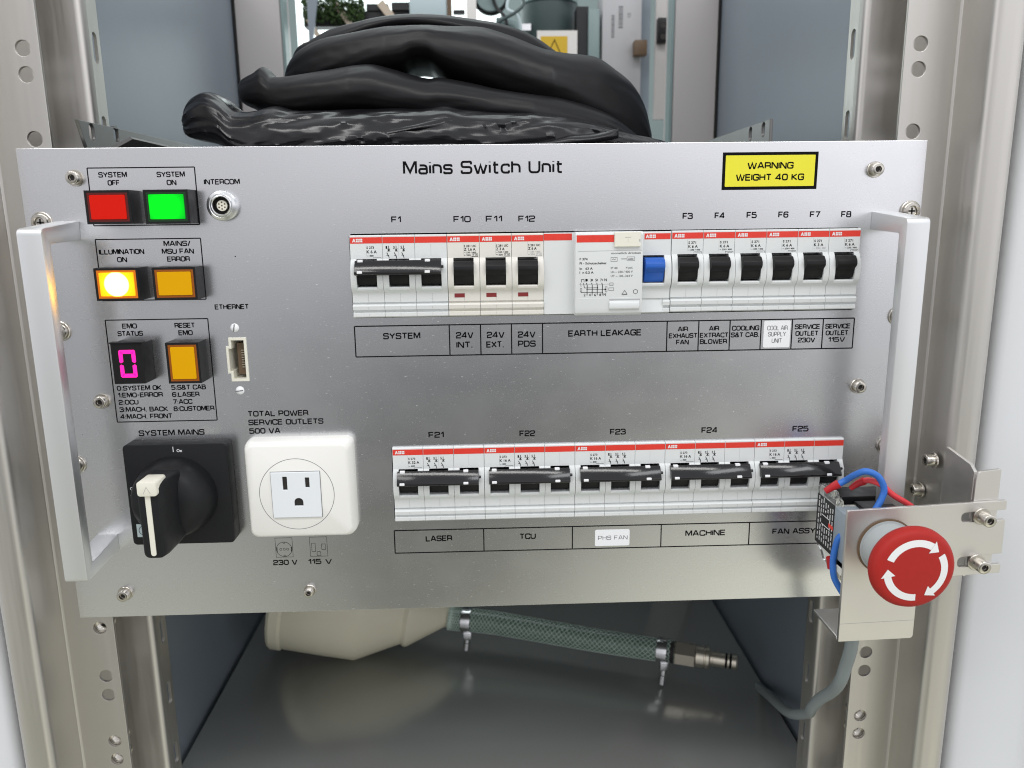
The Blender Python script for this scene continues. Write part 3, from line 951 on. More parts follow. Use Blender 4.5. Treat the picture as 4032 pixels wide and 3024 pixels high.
# ------------------------------------------------------------------ rotary main switch
rs = thing('rotary_switch', 'black rotary main switch with cream pointer under SYSTEM MAINS', 'rotary switch', (-172.2, 0, -84))
cz = 29.3
obj('back_plate', MB().prism(rrect(-28.3, 28.6, 0, 58.8, 2.5, 4), -10, -.01, ax='y'), 'black_soft', rs, bevel=.7)
kn = obj('knob', MB().lathe([(22.6, 0), (22.3, 4), (21.4, 9), (19.4, 13.5), (15.5, 17.0), (9, 18.8), (0, 19.3)], (-1.2, -10, cz), (0, -1, 0), 56), 'black_soft', rs)
lev = MB()
for (hw, zt, zb, y) in ((8.6, 18.6, -18.5, -19), (7.4, 19.6, -20.6, -30), (6.0, 19.9, -21.8, -41), (5.3, 19.4, -21.2, -47)):
    lev.v += [(a - .5, y, c + cz) for a, c in rrect(-hw, hw, zb, zt, min(3.0, hw * .6), 4)]
nn = 20
for k in range(3):
    for i in range(nn):
        j = (i + 1) % nn
        lev.f.append((k * nn + i, k * nn + j, (k + 1) * nn + j, (k + 1) * nn + i))
        lev.m.append(0)
lev.f.append(tuple(range(3 * nn, 4 * nn)))
lev.m.append(0)
obj('lever', lev, 'black_soft', rs, bevel=.8, seg=2, angle=40)
obj('pointer', MB().prism(rrect(-2.0, .7, cz - 19.8, cz + 14, 1.3, 4), -47.5, -46, ax='y'), 'cream', rs, bevel=.15, seg=1)
tb = obj('locking_tab', MB().prism(rrect(-5.0, 4.9, cz + 13.2, cz + 20.9, 1.4, 4), -48.8, -36, ax='y'), 'cream', rs, bevel=.4)
vv = MB()
ribbon(vv, [(-1.9, cz + 14.6), (-.1, cz + 18.2), (1.7, cz + 14.6)], False, .22, -48.86)
flat('arrow_mark', vv, 'ink_faint', tb)
tt = MB()
ribbon(tt, [(-.6, 57.4), (-.6, 54.4)], False, .4, -10.06)
ftext(tt, 'On', 1.2, 54.3, 1.7, y=-10.06)
ribbon(tt, circ(-25.5, 33.6, .8, 14), True, .3, -10.06)
ftext(tt, 'Off', -26.6, 28.6, 2.2, y=-10.06)
flat('lettering', tt, 'ink_white', rs)
em = MB()
em.add([(-25.4, -10.05, 4.9), (-19.3, -10.05, 4.9), (-19.3, -10.05, 12.6), (-25.4, -10.05, 12.6)], [(0, 1, 2, 3)], 0)
ribbon(em, circ(-21.6, 8.8, 2.6, 24), True, .3, -10.1, 1)
for q in (-1.1, 0, 1.1):
    ribbon(em, [(-22.3, 8.8 + q), (-20.8, 8.8 + q)], False, .4, -10.1, 1)
ribbon(em, [(-22.4, 7.4), (-22.4, 10.2)], False, .4, -10.1, 1)
flat('emblem', em, ['pale_box', 'ink'], rs)

# ------------------------------------------------------------------ mains outlet
ol = thing('mains_outlet', 'white rounded three-pin wall outlet below SERVICE OUTLETS 500 VA', 'power outlet', (-105, 0, -82))
ob = MB()
levels = ((0, 31.0, -.01), (0, 31.0, -4), (.6, 30.6, -8.5), (1.9, 29.4, -11.4), (3.4, 28.0, -12.2))
nn = 28
for ins_, hw, y in levels:
    ob.v += [(a, y, c) for a, c in rrect(-30.0 + ins_ * .8, 30.0 - ins_ * .8, .2 + ins_ * .8, 57.2 - ins_ * .8, 4.2, 6)]
for k in range(len(levels) - 1):
    for i in range(nn):
        j = (i + 1) % nn
        ob.f.append((k * nn + i, k * nn + j, (k + 1) * nn + j, (k + 1) * nn + i))
        ob.m.append(0)
ob.f.append(tuple(range((len(levels) - 1) * nn, len(levels) * nn)))
ob.m.append(0)
obj('cover', ob, 'outlet', ol, angle=50)
rg = MB()
ribbon(rg, circ(-1.3, 26.9, 20.7, 72), True, .3, -12.23)
flat('groove', rg, 'ink_grey', ol)
sl_l, sl_r = rrect(-8.6, -6.1, 29.8, 37.5, .2, 2), rrect(3.8, 6.2, 31.0, 36.8, .2, 2)
gd = [(-2.8, 20.3), (2.1, 20.3)] + [(-.35 + 2.45 * math.cos(math.radians(a)), 22.6 + 2.3 * math.sin(math.radians(a))) for a in range(0, 181, 20)]
plate('insert', [(-15, 13.5), (12.0, 13.5), (12.0, 40.0), (-15, 40.0)], [sl_l, sl_r, gd], 1.5, 'y', -13.2, 'outlet_in', ol, .25)
dk = MB()
for lp in (rrect(-9, -5.7, 29.4, 37.9, .2, 2), rrect(3.4, 6.6, 30.6, 37.2, .2, 2), rrect(-3.2, 2.5, 19.9, 25.3, .2, 2)):
    dk.add([(a, -12.26, c) for a, c in lp], [tuple(range(len(lp)))])
flat('pin_slots', dk, 'socket_dark', ol)
rg = MB()
rect_line(rg, -15.2, 12.2, 13.3, 40.2, .3, -12.24)
flat('insert_gap', rg, 'ink_grey', ol)

# ------------------------------------------------------------------ circuit breakers
PW = 17.36
BODY_H = 44.3
side = [(30, 0), (-2.0, 0), (-2.6, .6), (-2.6, 2.3), (-1.3, 2.9), (-1.3, 3.5), (-2.9, 4.2), (-3.2, 6.2), (-2.6, 7.0), (-.9, 7.3), (-.9, 8.0), (-1.9, 8.2), (-2.0, 13.0),
        (-2.3, 13.6), (-3.9, 15.0), (-5.0, 17.2), (-5.5, 20.2), (-5.4, 23.4), (-4.6, 27.4), (-3.0, 30.4), (-2.1, 31.6), (-2.0, 33), (-2.0, BODY_H - .5), (-1.6, BODY_H), (30, BODY_H)]
mid = [(30, 0), (-2.0, 0), (-2.6, .6), (-2.6, 2.3), (-1.3, 2.9), (-1.3, 3.5), (-2.9, 4.2), (-3.2, 6.2), (-2.6, 7.0), (-.9, 7.3), (-.9, 8.0), (-1.9, 8.2), (-2.0, 13.0),
       (-2.3, 13.6), (-3.9, 15.0), (-4.2, 15.9), (-4.0, 16.6), (6, 17.4), (6, 31.0), (-2.1, 31.6), (-2.0, 33), (-2.0, BODY_H - .5), (-1.6, BODY_H), (30, BODY_H)]


def pole_mesh(mb, x, w=PW):
    g, s = .09, 3.2
    mb.prism(side, x + g, x + s)
    mb.prism(side, x + w - s, x + w - g)
    mb.prism(mid, x + s, x + w - s, caps=False)
    # moulding seam down the middle
    for za, zb, yy in ((.7, 2.2, -2.63), (4.5, 6.0, -3.22), (8.3, 12.9, -2.03), (33.2, 39.4, -2.02)):
        mb.add([(x + w / 2 - .06, yy, za), (x + w / 2 + .06, yy, za), (x + w / 2 + .06, yy, zb), (x + w / 2 - .06, yy, zb)], [(0, 1, 2, 3)], 1)
    mb.add([(x - .09, -1.2, 0), (x + .09, -1.2, 0), (x + .09, -1.2, BODY_H), (x - .09, -1.2, BODY_H)], [(0, 1, 2, 3)], 1)
    return mb


togg = [(5.5, 17.6), (-3.4, 17.6), (-4.4, 19.4), (-5.0, 22.0), (-5.6, 22.6), (-7.8, 24.4), (-8.3, 25.4), (-8.0, 27.4), (-5.8, 29.8), (-2.4, 30.3), (5.5, 30.3)]
togg_tied = [(5.5, 17.6), (-2.8, 17.6), (-3.6, 19.4), (-4.2, 22.0), (-4.4, 24), (-3.6, 29.6), (5.5, 30.0)]
bar = [(-2.8, 23.8), (-7.4, 23.1), (-9.0, 23.5), (-9.7, 24.4), (-9.5, 25.3), (-5.2, 30.7), (-4.4, 31.0), (-2.8, 30.6)]
small_toggle = MB().prism(togg, -5.35, 5.35)
tied_toggle = MB().prism(togg_tied, -5.35, 5.35)


def brand(mb, x, z, y, mi=0, w=5.6, h=1.85):
    """three bold letters on the red band, cut by a thin cross"""
    lw = w / 3
    for k, c in enumerate('ABB'):
        x0 = x + k * lw
        if c == 'A':
            mb.add([(x0, y, z), (x0 + .5 * lw - .25, y, z + h), (x0 + .5 * lw + .25, y, z + h), (x0 + .95 * lw, y, z), (x0 + .66 * lw, y, z), (x0 + .5 * lw, y, z + h * .62), (x0 + .3 * lw, y, z)],
                   [(0, 1, 5, 6), (1, 2, 5), (2, 3, 4, 5)], mi)
            mb.add([(x0 + .22 * lw, y - .004, z + h * .22), (x0 + .74 * lw, y - .004, z + h * .22), (x0 + .7 * lw, y - .004, z + h * .4), (x0 + .28 * lw, y - .004, z + h * .4)], [(0, 1, 2, 3)], mi)
        else:
            a = x0 + .08 * lw
            for q0, q1 in ((0, .46), (.54, 1)):
                for p0, p1 in ((0, .38), (.46, .84)):
                    mb.add([(a + p0 * lw, y, z + q0 * h), (a + p1 * lw, y, z + q0 * h), (a + p1 * lw, y, z + q1 * h), (a + p0 * lw, y, z + q1 * h)], [(0, 1, 2, 3)], mi)


def breaker(label, x, z, poles, rating, group, kind='S 271', body='white'):
    t = thing('circuit_breaker', label, 'circuit breaker', (x, 0, z), group)
    for k in range(poles):
        key = 'pole%d%s' % (k, body)
        if key not in _protos:
            _protos[key] = obj('pole_body', pole_mesh(MB(), k * PW), [body, 'ink_faint'], t, angle=28)
            _protos[key].name = 'pole_body'
        else:
            c = _protos[key].copy()
            COL.objects.link(c)
            c.parent = t
    # red band, one strip across all poles
    bd = MB()
    for k in range(poles):
        bd.box(k * PW + .22, (k + 1) * PW - .12, -2.07, -2.0, 39.9, 43.2)
    obj('colour_band', bd, 'red_band', t, smooth=False)
    lg = MB()
    brand(lg, 1.4, 40.6, -2.12)
    flat('maker_mark', lg, 'ink_white', t)
    tx = MB()
    y = -2.07
    if poles == 3:
        ftext(tx, 'S 273', 8.9, 37.1, 1.25, 4.0, y)
        ftext(tx, rating, 8.9, 34.7, 1.6, 5.4 if len(rating) < 6 else 6.2, y)
        ftext(tx, '~ 400', 8.9, 32.9, .95, 3.6, y)
        rect_line(tx, 12.2, 16.5, 30.9, 32.3, .18, y)
        ftext(tx, '6000', 12.9, 31.2, .8, 3.0, y)
        for k in range(3):
            xx = PW + 3.0 + k * 4.0
            ftext(tx, '135'[k], xx - 1.2, 37.0, 1.5, .8, y)
            ribbon(tx, [(xx + .4, 38.6), (xx + .4, 35.4)], False, .3, y)
            for a in (-.7, .7):
                ribbon(tx, [(xx + .4 - .7, 36.3 + a), (xx + .4 + .7, 36.3 - a)], False, .3, y)
            ribbon(tx, [(xx - .7, 35.0), (xx + .4, 32.6), (xx + .4, 29.6)], False, .35, y)
            ribbon(tx, [(xx - .9, 33.5), (xx + .5, 33.5)], False, .25, y)
            ftext(tx, '246'[k], xx - 1.2, 29.9, 1.3, .8, y)
    elif kind == 'S 281 UC':
        fm = 1 if rating == 'Z 6 A' else 0
        ftext(tx, kind, 9.0, 37.3, 1.2, 6.6, y)
        ftext(tx, rating, 9.0, 35.4, 1.5, 4.6 if len(rating) < 6 else 6.3, y)
        ftext(tx, '~ 230 / 400', 9.0, 34.0, .85, 6.6, y, fm)
        ftext(tx, '= 220', 9.0, 32.6, .85, 3.6, y, fm)
        rect_line(tx, 13.4, 16.4, 32.3, 33.7, .15, y, fm)
        ftext(tx, 'T 15', 13.8, 32.6, .8, 2.3, y, fm)
        rect_line(tx, 12.6, 16.6, 30.7, 32.1, .15, y, fm)
        ftext(tx, '6000', 13.2, 31.0, .8, 2.8, y, fm)
    else:
        ftext(tx, kind, 9.2, 37.2, 1.3, 4.2, y)
        ftext(tx, rating, 9.2, 35.0, 1.5, 5.2, y)
        ftext(tx, '~ 230 / 400', 9.2, 33.5, .85, 6.6, y, 1 if rating == 'K 3 A' else 0)
        rect_line(tx, 12.4, 16.6, 31.2, 32.8, .15, y, 1 if rating == 'K 3 A' else 0)
        ftext(tx, '6000', 13.1, 31.6, .8, 3.0, y, 1 if rating == 'K 3 A' else 0)
    flat('lettering', tx, ['ink', 'ink_faint'], t)
    for k in range(poles):
        tk_ = 'tog%d' % poles
        if tk_ not in _protos:
            _protos[tk_] = obj('toggle', tied_toggle if poles == 3 else small_toggle, 'black', t, bevel=.35, seg=2)
            tg = _protos[tk_]
        else:
            tg = _protos[tk_].copy()
            COL.objects.link(tg)
            tg.parent = t
        tg.location = ((k + .5) * PW * S, 0, 0)
    if poles == 3:
        if 'bar' not in _protos:
            br = _protos['bar'] = obj('tie_bar', MB().prism(bar, 2.6, 48.9), 'black_gloss', t, bevel=.3, seg=2)
            for cx_ in (5.6, 41.6):
                for y0, y1, z0, z1 in ((-5.9, -4.0, 30.0, 31.4), (-10.1, -8.8, 24.3, 25.6)):
                    obj('clip', MB().box(cx_ - 1.4, cx_ + 1.4, y0, y1, z0, z1), 'sticker', br, bevel=.2, seg=1)
            obj('end_pin', MB().lathe([(0, 1.4), (.7, 1.4), (.8, 1.2), (.8, 0)], (48.8, -6.5, 27.4), (1, 0, 0), 16), 'black_gloss', br)
        else:
            copy_tree(_protos['bar'], t)
    if kind == 'S 281 UC':
        obj('indicator_window', MB().box(3.3, 8.9, -2.06, -1.5, 10.2, 12.4), 'red_dark', t)
    return t


_protos = {}
grp3 = 'three-pole breakers'
breaker('three-pole breaker with long black tie bar under F1', -71.2, UP0, 3, 'K 6 A', grp3)
for k, (r, n) in enumerate((('Z 1,6 A', 'F10'), ('Z 3 A', 'F11'), ('Z 6 A', 'F12'))):
    breaker('single white breaker with dark red window under %s' % n, -19.0 + k * 17.4, UP0, 1, r, 'single breakers with a red window', 'S 281 UC', 'white_top')
for k, n in enumerate(('F3', 'F4', 'F5', 'F6', 'F7', 'F8')):
    breaker('single white breaker with black toggle under %s' % n, 103.2 + k * 17.4, UP0 + .3, 1, 'K 3 A' if n == 'F7' else 'K 6 A', 'single breakers with plain fronts')
for k, (n, w) in enumerate((('F21', 'LASER'), ('F22', 'TCU'), ('F23', 'the PHS FAN sticker'), ('F24', 'MACHINE'), ('F25', 'FAN ASSY'))):
    breaker('three-pole breaker with black tie bar between %s and %s' % (n, w), -53.5 + k * 52.18, LO0 + .1, 3, 'K 32 A' if k == 0 else 'K 16 A', grp3)

# blank cover left of the earth leakage switch
bl = thing('blank_cover', 'plain pale cover with a red band beside breaker F12', 'blank cover', (33.2, 0, UP0))
obj('cover', MB().box(0, 17.0, -2, 20, 0, BODY_H), 'white', bl, bevel=.3, seg=1)
obj('colour_band', MB().box(.1, 15.4, -2.07, -2.0, 40.2, 43.8), 'red_band', bl)

# earth leakage switch: wide block with the printed front, and the blue toggle beside it
rc = thing('earth_leakage_switch', 'wide white earth leakage switch with diagram, cream test key and blue toggle', 'earth leakage switch', (50.2, 0, UP0))
obj('body', MB().prism([(26, 0), (-5.5, -.4), (-7.4, 1.0), (-8.0, 4.0), (-8.0, 43.4), (-6.6, 44.6), (26, 44.6)], -.3, 36.2), 'white', rc, bevel=.35, seg=2)


def E(x, y):
    return (x - 235) * .0368, 44.4 - (y - 115) * .0368


obj('colour_band', MB().box(.3, 20.4, -8.07, -8.0, 39.1, 42.9), 'red_band', rc)
tk = plate('test_key', [(20.6, 36.6), (34.6, 36.6), (34.6, 38.6), (33.6, 38.9), (33.6, 40.2), (34.6, 40.4), (34.6, 44.4), (20.6, 44.4)], [], 2.0, 'y', -9.5, 'cream', rc, .25)
km = MB()
ribbon(km, [(26.2, 41.6), (29.2, 41.6)], False, .2, -9.56)
ribbon(km, [(27.7, 41.2), (27.7, 38.8)], False, .12, -9.56)
flat('key_mark', km, 'ink_faint', tk)
obj('groove', MB().prism([(-8.25, 2.6), (-9.2, 3.6), (-9.2, 6.2), (-8.4, 7.6), (-7, 7.8), (-7, 2.6)], 18.2, 34.6), 'white', rc, bevel=.2, seg=1)
gl = MB()
ribbon(gl, [(18.2, 8.2), (35.0, 8.2)], False, .7, -8.05, 1)
ribbon(gl, [(1.2, 34.4), (35.8, 34.7)], False, .22, -8.05, 1)
ribbon(gl, [(1.0, 9.0), (35.0, 9.4)], False, .25, -8.05, 2)
for s, x0, y0, h, w, mi in (('F 374', 288, 515, 1.25, 4.3, 0), ('FI - Schutzschalter', 288, 575, 1.2, 14.6, 0), ('In   63 A', 288, 652, 1.25, 7.1, 0), ('I  n 0.3 A', 288, 710, 1.25, 7.6, 0),
                            ('monatlich drücken', 752, 432, 1.1, 16.0, 3), ('IP 40', 748, 648, 1.15, 3.6, 3), ('4 pol.', 970, 645, 1.15, 3.8, 3),
                            ('Un ~ 230 / 400 V', 748, 705, 1.15, 12.0, 3), ('UT ~ 100...264 V', 748, 765, 1.15, 12.0, 3)):
    x, z = E(x0, y0)
    ftext(gl, s, x, z, h, w, -8.06, mi)
for k in range(4):
    x, z = E(375 + 73 * k, 823)
    ftext(gl, '1357'[k], x, z, 1.4, .9, -8.06)
    x, z = E(352 + 77 * k, 1040)
    ftext(gl, '2468'[k], x, z, 1.4, .95, -8.06)
    a, c = E(405 + 75 * k, 790), E(405 + 75 * k, 820)
    ribbon(gl, [a, c], False, .3, -8.06)
    ribbon(gl, [E(392 + 75 * k, 845), E(402 + 75 * k, 885), E(400 + 75 * k, 1030)], False, .38, -8.06)
for s_, x0, y0 in (('N', 655, 823), ('N', 645, 1037)):
    x, z = E(x0, y0)
    ftext(gl, s_, x, z, 1.45, 1.3, -8.06)
for pts in ([(315, 835), (315, 795), (355, 795), (355, 835)], [(345, 845), (362, 918), (555, 918)], [(388, 943), (665, 943)], [(310, 965), (310, 985), (630, 985)], [(303, 848), (312, 905)],
            [(280, 870), (800, 866)]):
    ribbon(gl, [E(*p) for p in pts], False, .25 if len(pts) > 2 else .2, -8.06, 0 if pts[0][0] != 280 else 1)
for x0, x1, y0, y1 in ((300, 322, 925, 968), (670, 695, 905, 980), (722, 795, 922, 960), (735, 785, 850, 888)):
    a, c = E(x0, y1), E(x1, y0)
    rect_line(gl, a[0], c[0], a[1], c[1], .22, -8.06, 3)
for x0, x1, y0, y1 in ((748, 840, 480, 538), (985, 1098, 475, 530)):
    a, c = E(x0, y1), E(x1, y0)
    rect_line(gl, a[0], c[0], a[1], c[1], .2, -8.06, 3)
x, z = E(1000, 520)
ftext(gl, '6000', x, z, 1.0, 2.9, -8.06, 3)
ribbon(gl, [E(900, 503), E(985, 503)], False, .35, -8.06, 3)
ribbon(gl, [E(765, 515), E(785, 500), E(800, 515), E(822, 500)], False, .25, -8.06, 3)
ribbon(gl, [E(918, 1018), E(958, 962), E(995, 1018)], True, .3, -8.06, 3)
ribbon(gl, [E(920, 1028), E(995, 1026)], False, .25, -8.06, 3)
ribbon(gl, [E(1118 + 34 * math.cos(math.radians(60 * k + 30)), 983 + 34 * math.sin(math.radians(60 * k + 30))) for k in range(6)], True, .35, -8.06, 3)
disc(gl, *E(670, 943), .45, -8.1)
disc(gl, *E(555, 918), .3, -8.1)
disc(gl, *E(628, 985), .3, -8.1)
flat('lettering', gl, ['ink', 'ink_faint', 'sticker', 'ink_grey'], rc)
# toggle module
tm = MB()
tm.prism([(y, z) for y, z in side], 36.4 + 12.6, 52.6)
tm.prism([(y, z) for y, z in mid if not (2 < z < 8)], 36.4, 36.4 + 12.6)
obj('toggle_body', tm, 'white', rc, angle=28)
obj('toggle_band', MB().box(38.0, 52.3, -2.07, -2.0, 40.1, 43.3), 'red_band', rc)
lg = MB()
brand(lg, 38.7, 40.8, -2.12)
flat('maker_mark', lg, 'ink_white', rc)
bt = obj('toggle', MB().prism([(a, c - .4 if c < 20 else c + .2) for a, c in togg], 38.0, 48.6), 'blue', rc, bevel=.4, seg=2)

# ------------------------------------------------------------------ emergency stop on its bracket
YP = -58.0
emo = thing('emergency_stop', 'red mushroom emergency stop button with white arrows on a bent steel bracket', 'emergency stop', (207, YP, -129))


def L(x, y, z):
    return (x - 207, y - YP, z + 129)


pl_out = round_path([(185.2, -55.0, 1.2), (268.6, -51.4, .4), (268.8, -56.4, .3), (245.5, -57.6, 2.6), (245.5, -63.0, 2.6), (268.9, -61.9, .3), (269.3, -80.6, .3), (246, -82.4, 2.6), (246, -88.0, 2.6),
                     (269.4, -86.6, .3), (269.4, -91.6, .6), (226.0, -93.8), (226.2, -128.0, 2.2), (185.8, -129.0)], True, 5)
fp = plate('front_plate', [(x - 207, z + 129) for x, z in pl_out], [circ(0, 54, 11.2, 36)], 2.0, 'y', 0, 'steel_plate', emo, .2)
sc_ = MB()
ribbon(sc_, [(-21, 10.4), (19, 11.6)], False, .25, -.02)
flat('bend_line', sc_, 'ink_faint', fp)
obj('bottom_flange', MB().prism([(-21.2, .1), (19.2, 1.0), (19.2, 3.0), (-21.2, 2.0)], 2.05, 32, ax='y'), 'steel_plate', emo, bevel=.25, seg=1)
col = MB().lathe([(14.3, 0), (14.3, 1.2), (13.2, 1.3), (13.2, 10), (13.0, 16), (12, 22)], (0, 0, 54), (0, -1, 0), 48)
obj('collar', col, 'grey_plastic', emo)
obj('seal_ring', MB().lathe([(15.2, 0), (15.2, .7), (14.0, .9), (13.6, .7)], (0, -.02, 54), (0, -1, 0), 48), 'brown', emo)
hd = obj('mushroom_head', MB().lathe([(12, 19), (17, 19.3), (19.8, 20.6), (20.8, 23.0), (20.7, 25.4), (20.0, 27.0), (18.9, 28.0), (17.4, 28.5), (12, 28.9), (5, 29.1), (0, 29.1)], (0, 0, 54), (0, -1, 0), 72), 'emo_red', emo, angle=60)
ar = MB()


def dome(r):
    P = [(0, 29.1), (5, 29.1), (12, 28.9), (17.4, 28.5), (18.9, 28.0)]
    for (r0, h0), (r1, h1) in zip(P, P[1:]):
        if r <= r1:
            return h0 + (h1 - h0) * (r - r0) / (r1 - r0)
    return 28.0


for a0, span in ((158, 116), (32, 100), (-86, 98)):
    pts_o, pts_i = [], []
    vs, fs = [], []
    n_ = 22
    for k in range(n_ + 1):
        a = math.radians(a0 - (span - 17) * k / n_)
        for r in (12.3, 14.0, 15.8):
            vs.append((r * math.cos(a), -(dome(r) + .09), 54 + r * math.sin(a)))
    for k in range(n_):
        for q in range(2):
            fs.append((k * 3 + q, k * 3 + q + 1, k * 3 + q + 4, k * 3 + q + 3))
    ar.add(vs, fs)
    a1, a2 = math.radians(a0 - span + 17), math.radians(a0 - span)
    vs = [(r * math.cos(a), -(dome(r) + .16), 54 + r * math.sin(a)) for r, a in ((10.4, a1), (12, a1), (14, a1), (16, a1), (17.3, a1), (14.0, a2))]
    ar.add(vs, [(0, 1, 5), (1, 2, 5), (2, 3, 5), (3, 4, 5)])
flat('arrow', ar, 'emo_white', hd)
# second bracket that carries the plate from the cabinet post
sb = plate('side_plate', [(-28.0, -31.0), (-28.0, -95), (-54.0, -95), (-54.0, -37.0), (-50, -34.0)], [], 1.8, 'x', 252.2, 'steel_plate', emo, .2)
sb.location = Vector((-207 * S, -YP * S, 129 * S))
tb_ = plate('front_tab', [(x - 207, z + 129) for x, z in round_path([(252.4, -41.5), (253.0, -36.4, 5), (265.3, -35.0, .8), (265.8, -92.5), (252.4, -92.5)], True, 6)], [], 1.8, 'y', 2.2, 'steel_plate', emo, .2)
for x, z in ((256.0, -59.6), (256.0, -85.2)):
    mb = MB()
    hexhead(mb, L(x, YP - .05, z), (0, -1, 0), 3.5, 7.6, 0, 1, 4.6)
    obj('bolt', mb, ['bolt', 'socket_dark'], emo)
for y, z in ((-16.0, -42.5), (-4.0, -64.5)):
    mb = MB()
    hexhead(mb, L(253.6 if y < -10 else 254.6, y, z), (-1, 0, 0), 3.4, 5.6, 0, 1, 4.4)
    obj('bolt', mb, ['bolt', 'socket_dark'], emo)
# contact blocks behind the plate
cb = obj('contact_block', MB().box(-17.5, 14, 2.1, 24, 36, 67.5), 'grey_blue', emo, bevel=1.2)
obj('terminal_bar', MB().box(-11, 16, 30, 46, 65.5, 70.5), 'black', emo, bevel=.5)
obj('terminal_bar', MB().box(-6, 13, 12, 26, 67.3, 69.5), 'black', emo, bevel=.5)
cv = MB()
cv.prism([(23, 33), (23, 66), (25, 70), (30, 71), (32, 73), (43, 74), (48, 71), (48, 40), (44, 36), (40, 35), (36, 31), (30, 30.5), (26, 33)], -16.5, -12.0)
cvr = obj('clear_cover', cv, 'clear', emo, bevel=.4, seg=1)
lb = MB().box(-16.75, -16.53, 25, 47, 38, 67)
lbo = obj('rating_label', lb, 'black', emo)
# print on the label faces the -x side
wr = MB()
random.seed(3)
for row in range(7):
    yy = 26.2 + row * 2.9
    zz = 40.5
    while zz < 65:
        ln = random.uniform(1.0, 3.4)
        if 50 < zz < 57 and row in (2, 3, 4):
            zz += 2
            continue
        wr.add([(-16.8, yy, zz), (-16.8, yy + 1.2, zz), (-16.8, yy + 1.2, zz + ln), (-16.8, yy, zz + ln)], [(0, 1, 2, 3)], 0)
        for q in range(int(ln / .7)):
            wr.add([(-16.83, yy, zz + .35 + q * .7), (-16.83, yy + 1.2, zz + .35 + q * .7), (-16.83, yy + 1.2, zz + .52 + q * .7), (-16.83, yy, zz + .52 + q * .7)], [(0, 1, 2, 3)], 1)
        zz += ln + random.uniform(.5, 1.4)
wr.add([(-16.82, 30, 51), (-16.82, 40, 51), (-16.82, 40, 51.5), (-16.82, 30, 51.5)], [(0, 1, 2, 3)], 0)
wr.add([(-16.82, 30, 56.5), (-16.82, 40, 56.5), (-16.82, 40, 57), (-16.82, 30, 57)], [(0, 1, 2, 3)], 0)
wr.add([(-16.84, 25.2, 52.5), (-16.84, 31, 52.5), (-16.84, 31, 54.8), (-16.84, 25.2, 54.8)], [(0, 1, 2, 3)], 2)
flat('lettering', wr, ['ink_white', 'ink', 'red_band'], lbo)
# wires
wb_ = obj('blue_wire', MB().tube([L(191.0, -33, -49.5), L(195.0, -34, -46.6), L(197, -40, -41.5), L(200.5, -44, -38.6), L(206.5, -45, -41.3), L(210, -45.5, -48), L(208.6, -46, -54), L(205, -47, -60)], 1.75, 12), 'wire_blue', emo)
obj('crimp', MB().tube([L(185.2, -31, -54.0), L(188.5, -32, -51.2), L(191.6, -33, -49.0)], lambda t: 1.7 + .8 * t, 12, smooth=False), 'ferrule', wb_)
wr_ = obj('red_wire', MB().tube([L(202.5, -35, -47.6), L(205, -39, -45.4), L(209, -44, -46.2), L(215.2, -45, -51.6), L(225, -45, -57.8), L(229, -48, -62)], 1.6, 12), 'wire_red', emo)
obj('crimp', MB().tube([L(198.0, -33, -52.0), L(201.2, -34.5, -48.6), L(203.6, -36.5, -46.6)], lambda t: 1.4 + .9 * t, 12, smooth=False), 'ferrule', wr_)
wl_ = obj('blue_wire', MB().tube([L(197, -42, -72), L(190.0, -42, -76), L(188.2, -41, -84), L(187.8, -41, -92), L(188.8, -42, -100), L(193, -44, -108)], 1.75, 12), 'wire_blue', emo)
obj('crimp', MB().tube([L(188.0, -36, -90.5), L(189.2, -36, -97)], 1.9, 12, smooth=False), 'ferrule', wl_)
obj('terminal', MB().box(-17.5, -14.0, 8, 16, 33, 40), 'cream', emo)
# cable gland and the grey cable that runs back into the cabinet
gd_ = MB()
hx = [(0, 0), (9.2, 0), (9.2, 3.5), (7.0, 5.5), (4.4, 6.0), (4.4, 8.5), (3.9, 9)]
gd_.lathe(hx, L(203.5, -38, -129.4), (0, 0, -1), 6)
obj('cable_gland', gd_, 'brass', emo)
obj('cable', MB().tube([L(203.6, -38, -133), L(203.8, -37, -146), L(205.5, -30, -160), L(207, -22, -176), L(209.5, -8, -192), L(210, 8, -208), L(211.5, 22, -224), L(216, 36, -238), L(217, 56, -253), L(218, 75, -264), L(222, 105, -277), L(228, 150, -296), L(233, 200, -318)],
                       lambda t: 3.6 if t < .5 else 3.6 + .5 * (t - .5), 16), 'cable', emo)

# ------------------------------------------------------------------ black plastic foil bundled on top of the unit
foil = thing('plastic_foil', 'crumpled roll of black plastic foil lying on top of the switch unit', 'plastic foil', (0, 90, 127))


def interp(st, x):
    for a, b in zip(st, st[1:]):
        if a[0] <= x <= b[0]:
            t = (x - a[0]) / (b[0] - a[0])
            i = st.index(a)
            p, q = st[max(i - 1, 0)], st[min(i + 2, len(st) - 1)]
            out = []
            for k in (1, 2):
                h = b[0] - a[0]
                m0 = (b[k] - p[k]) / max(b[0] - p[0], 1e-6) * h
                m1 = (q[k] - a[k]) / max(q[0] - a[0], 1e-6) * h
                lim = 3 * abs(b[k] - a[k]) + .6
                m0, m1 = max(-lim, min(lim, m0)), max(-lim, min(lim, m1))
                out.append((2 * t ** 3 - 3 * t * t + 1) * a[k] + (t ** 3 - 2 * t * t + t) * m0 + (-2 * t ** 3 + 3 * t * t) * b[k] + (t ** 3 - t * t) * m1)
            return out
    return [st[-1][1], st[-1][2]]


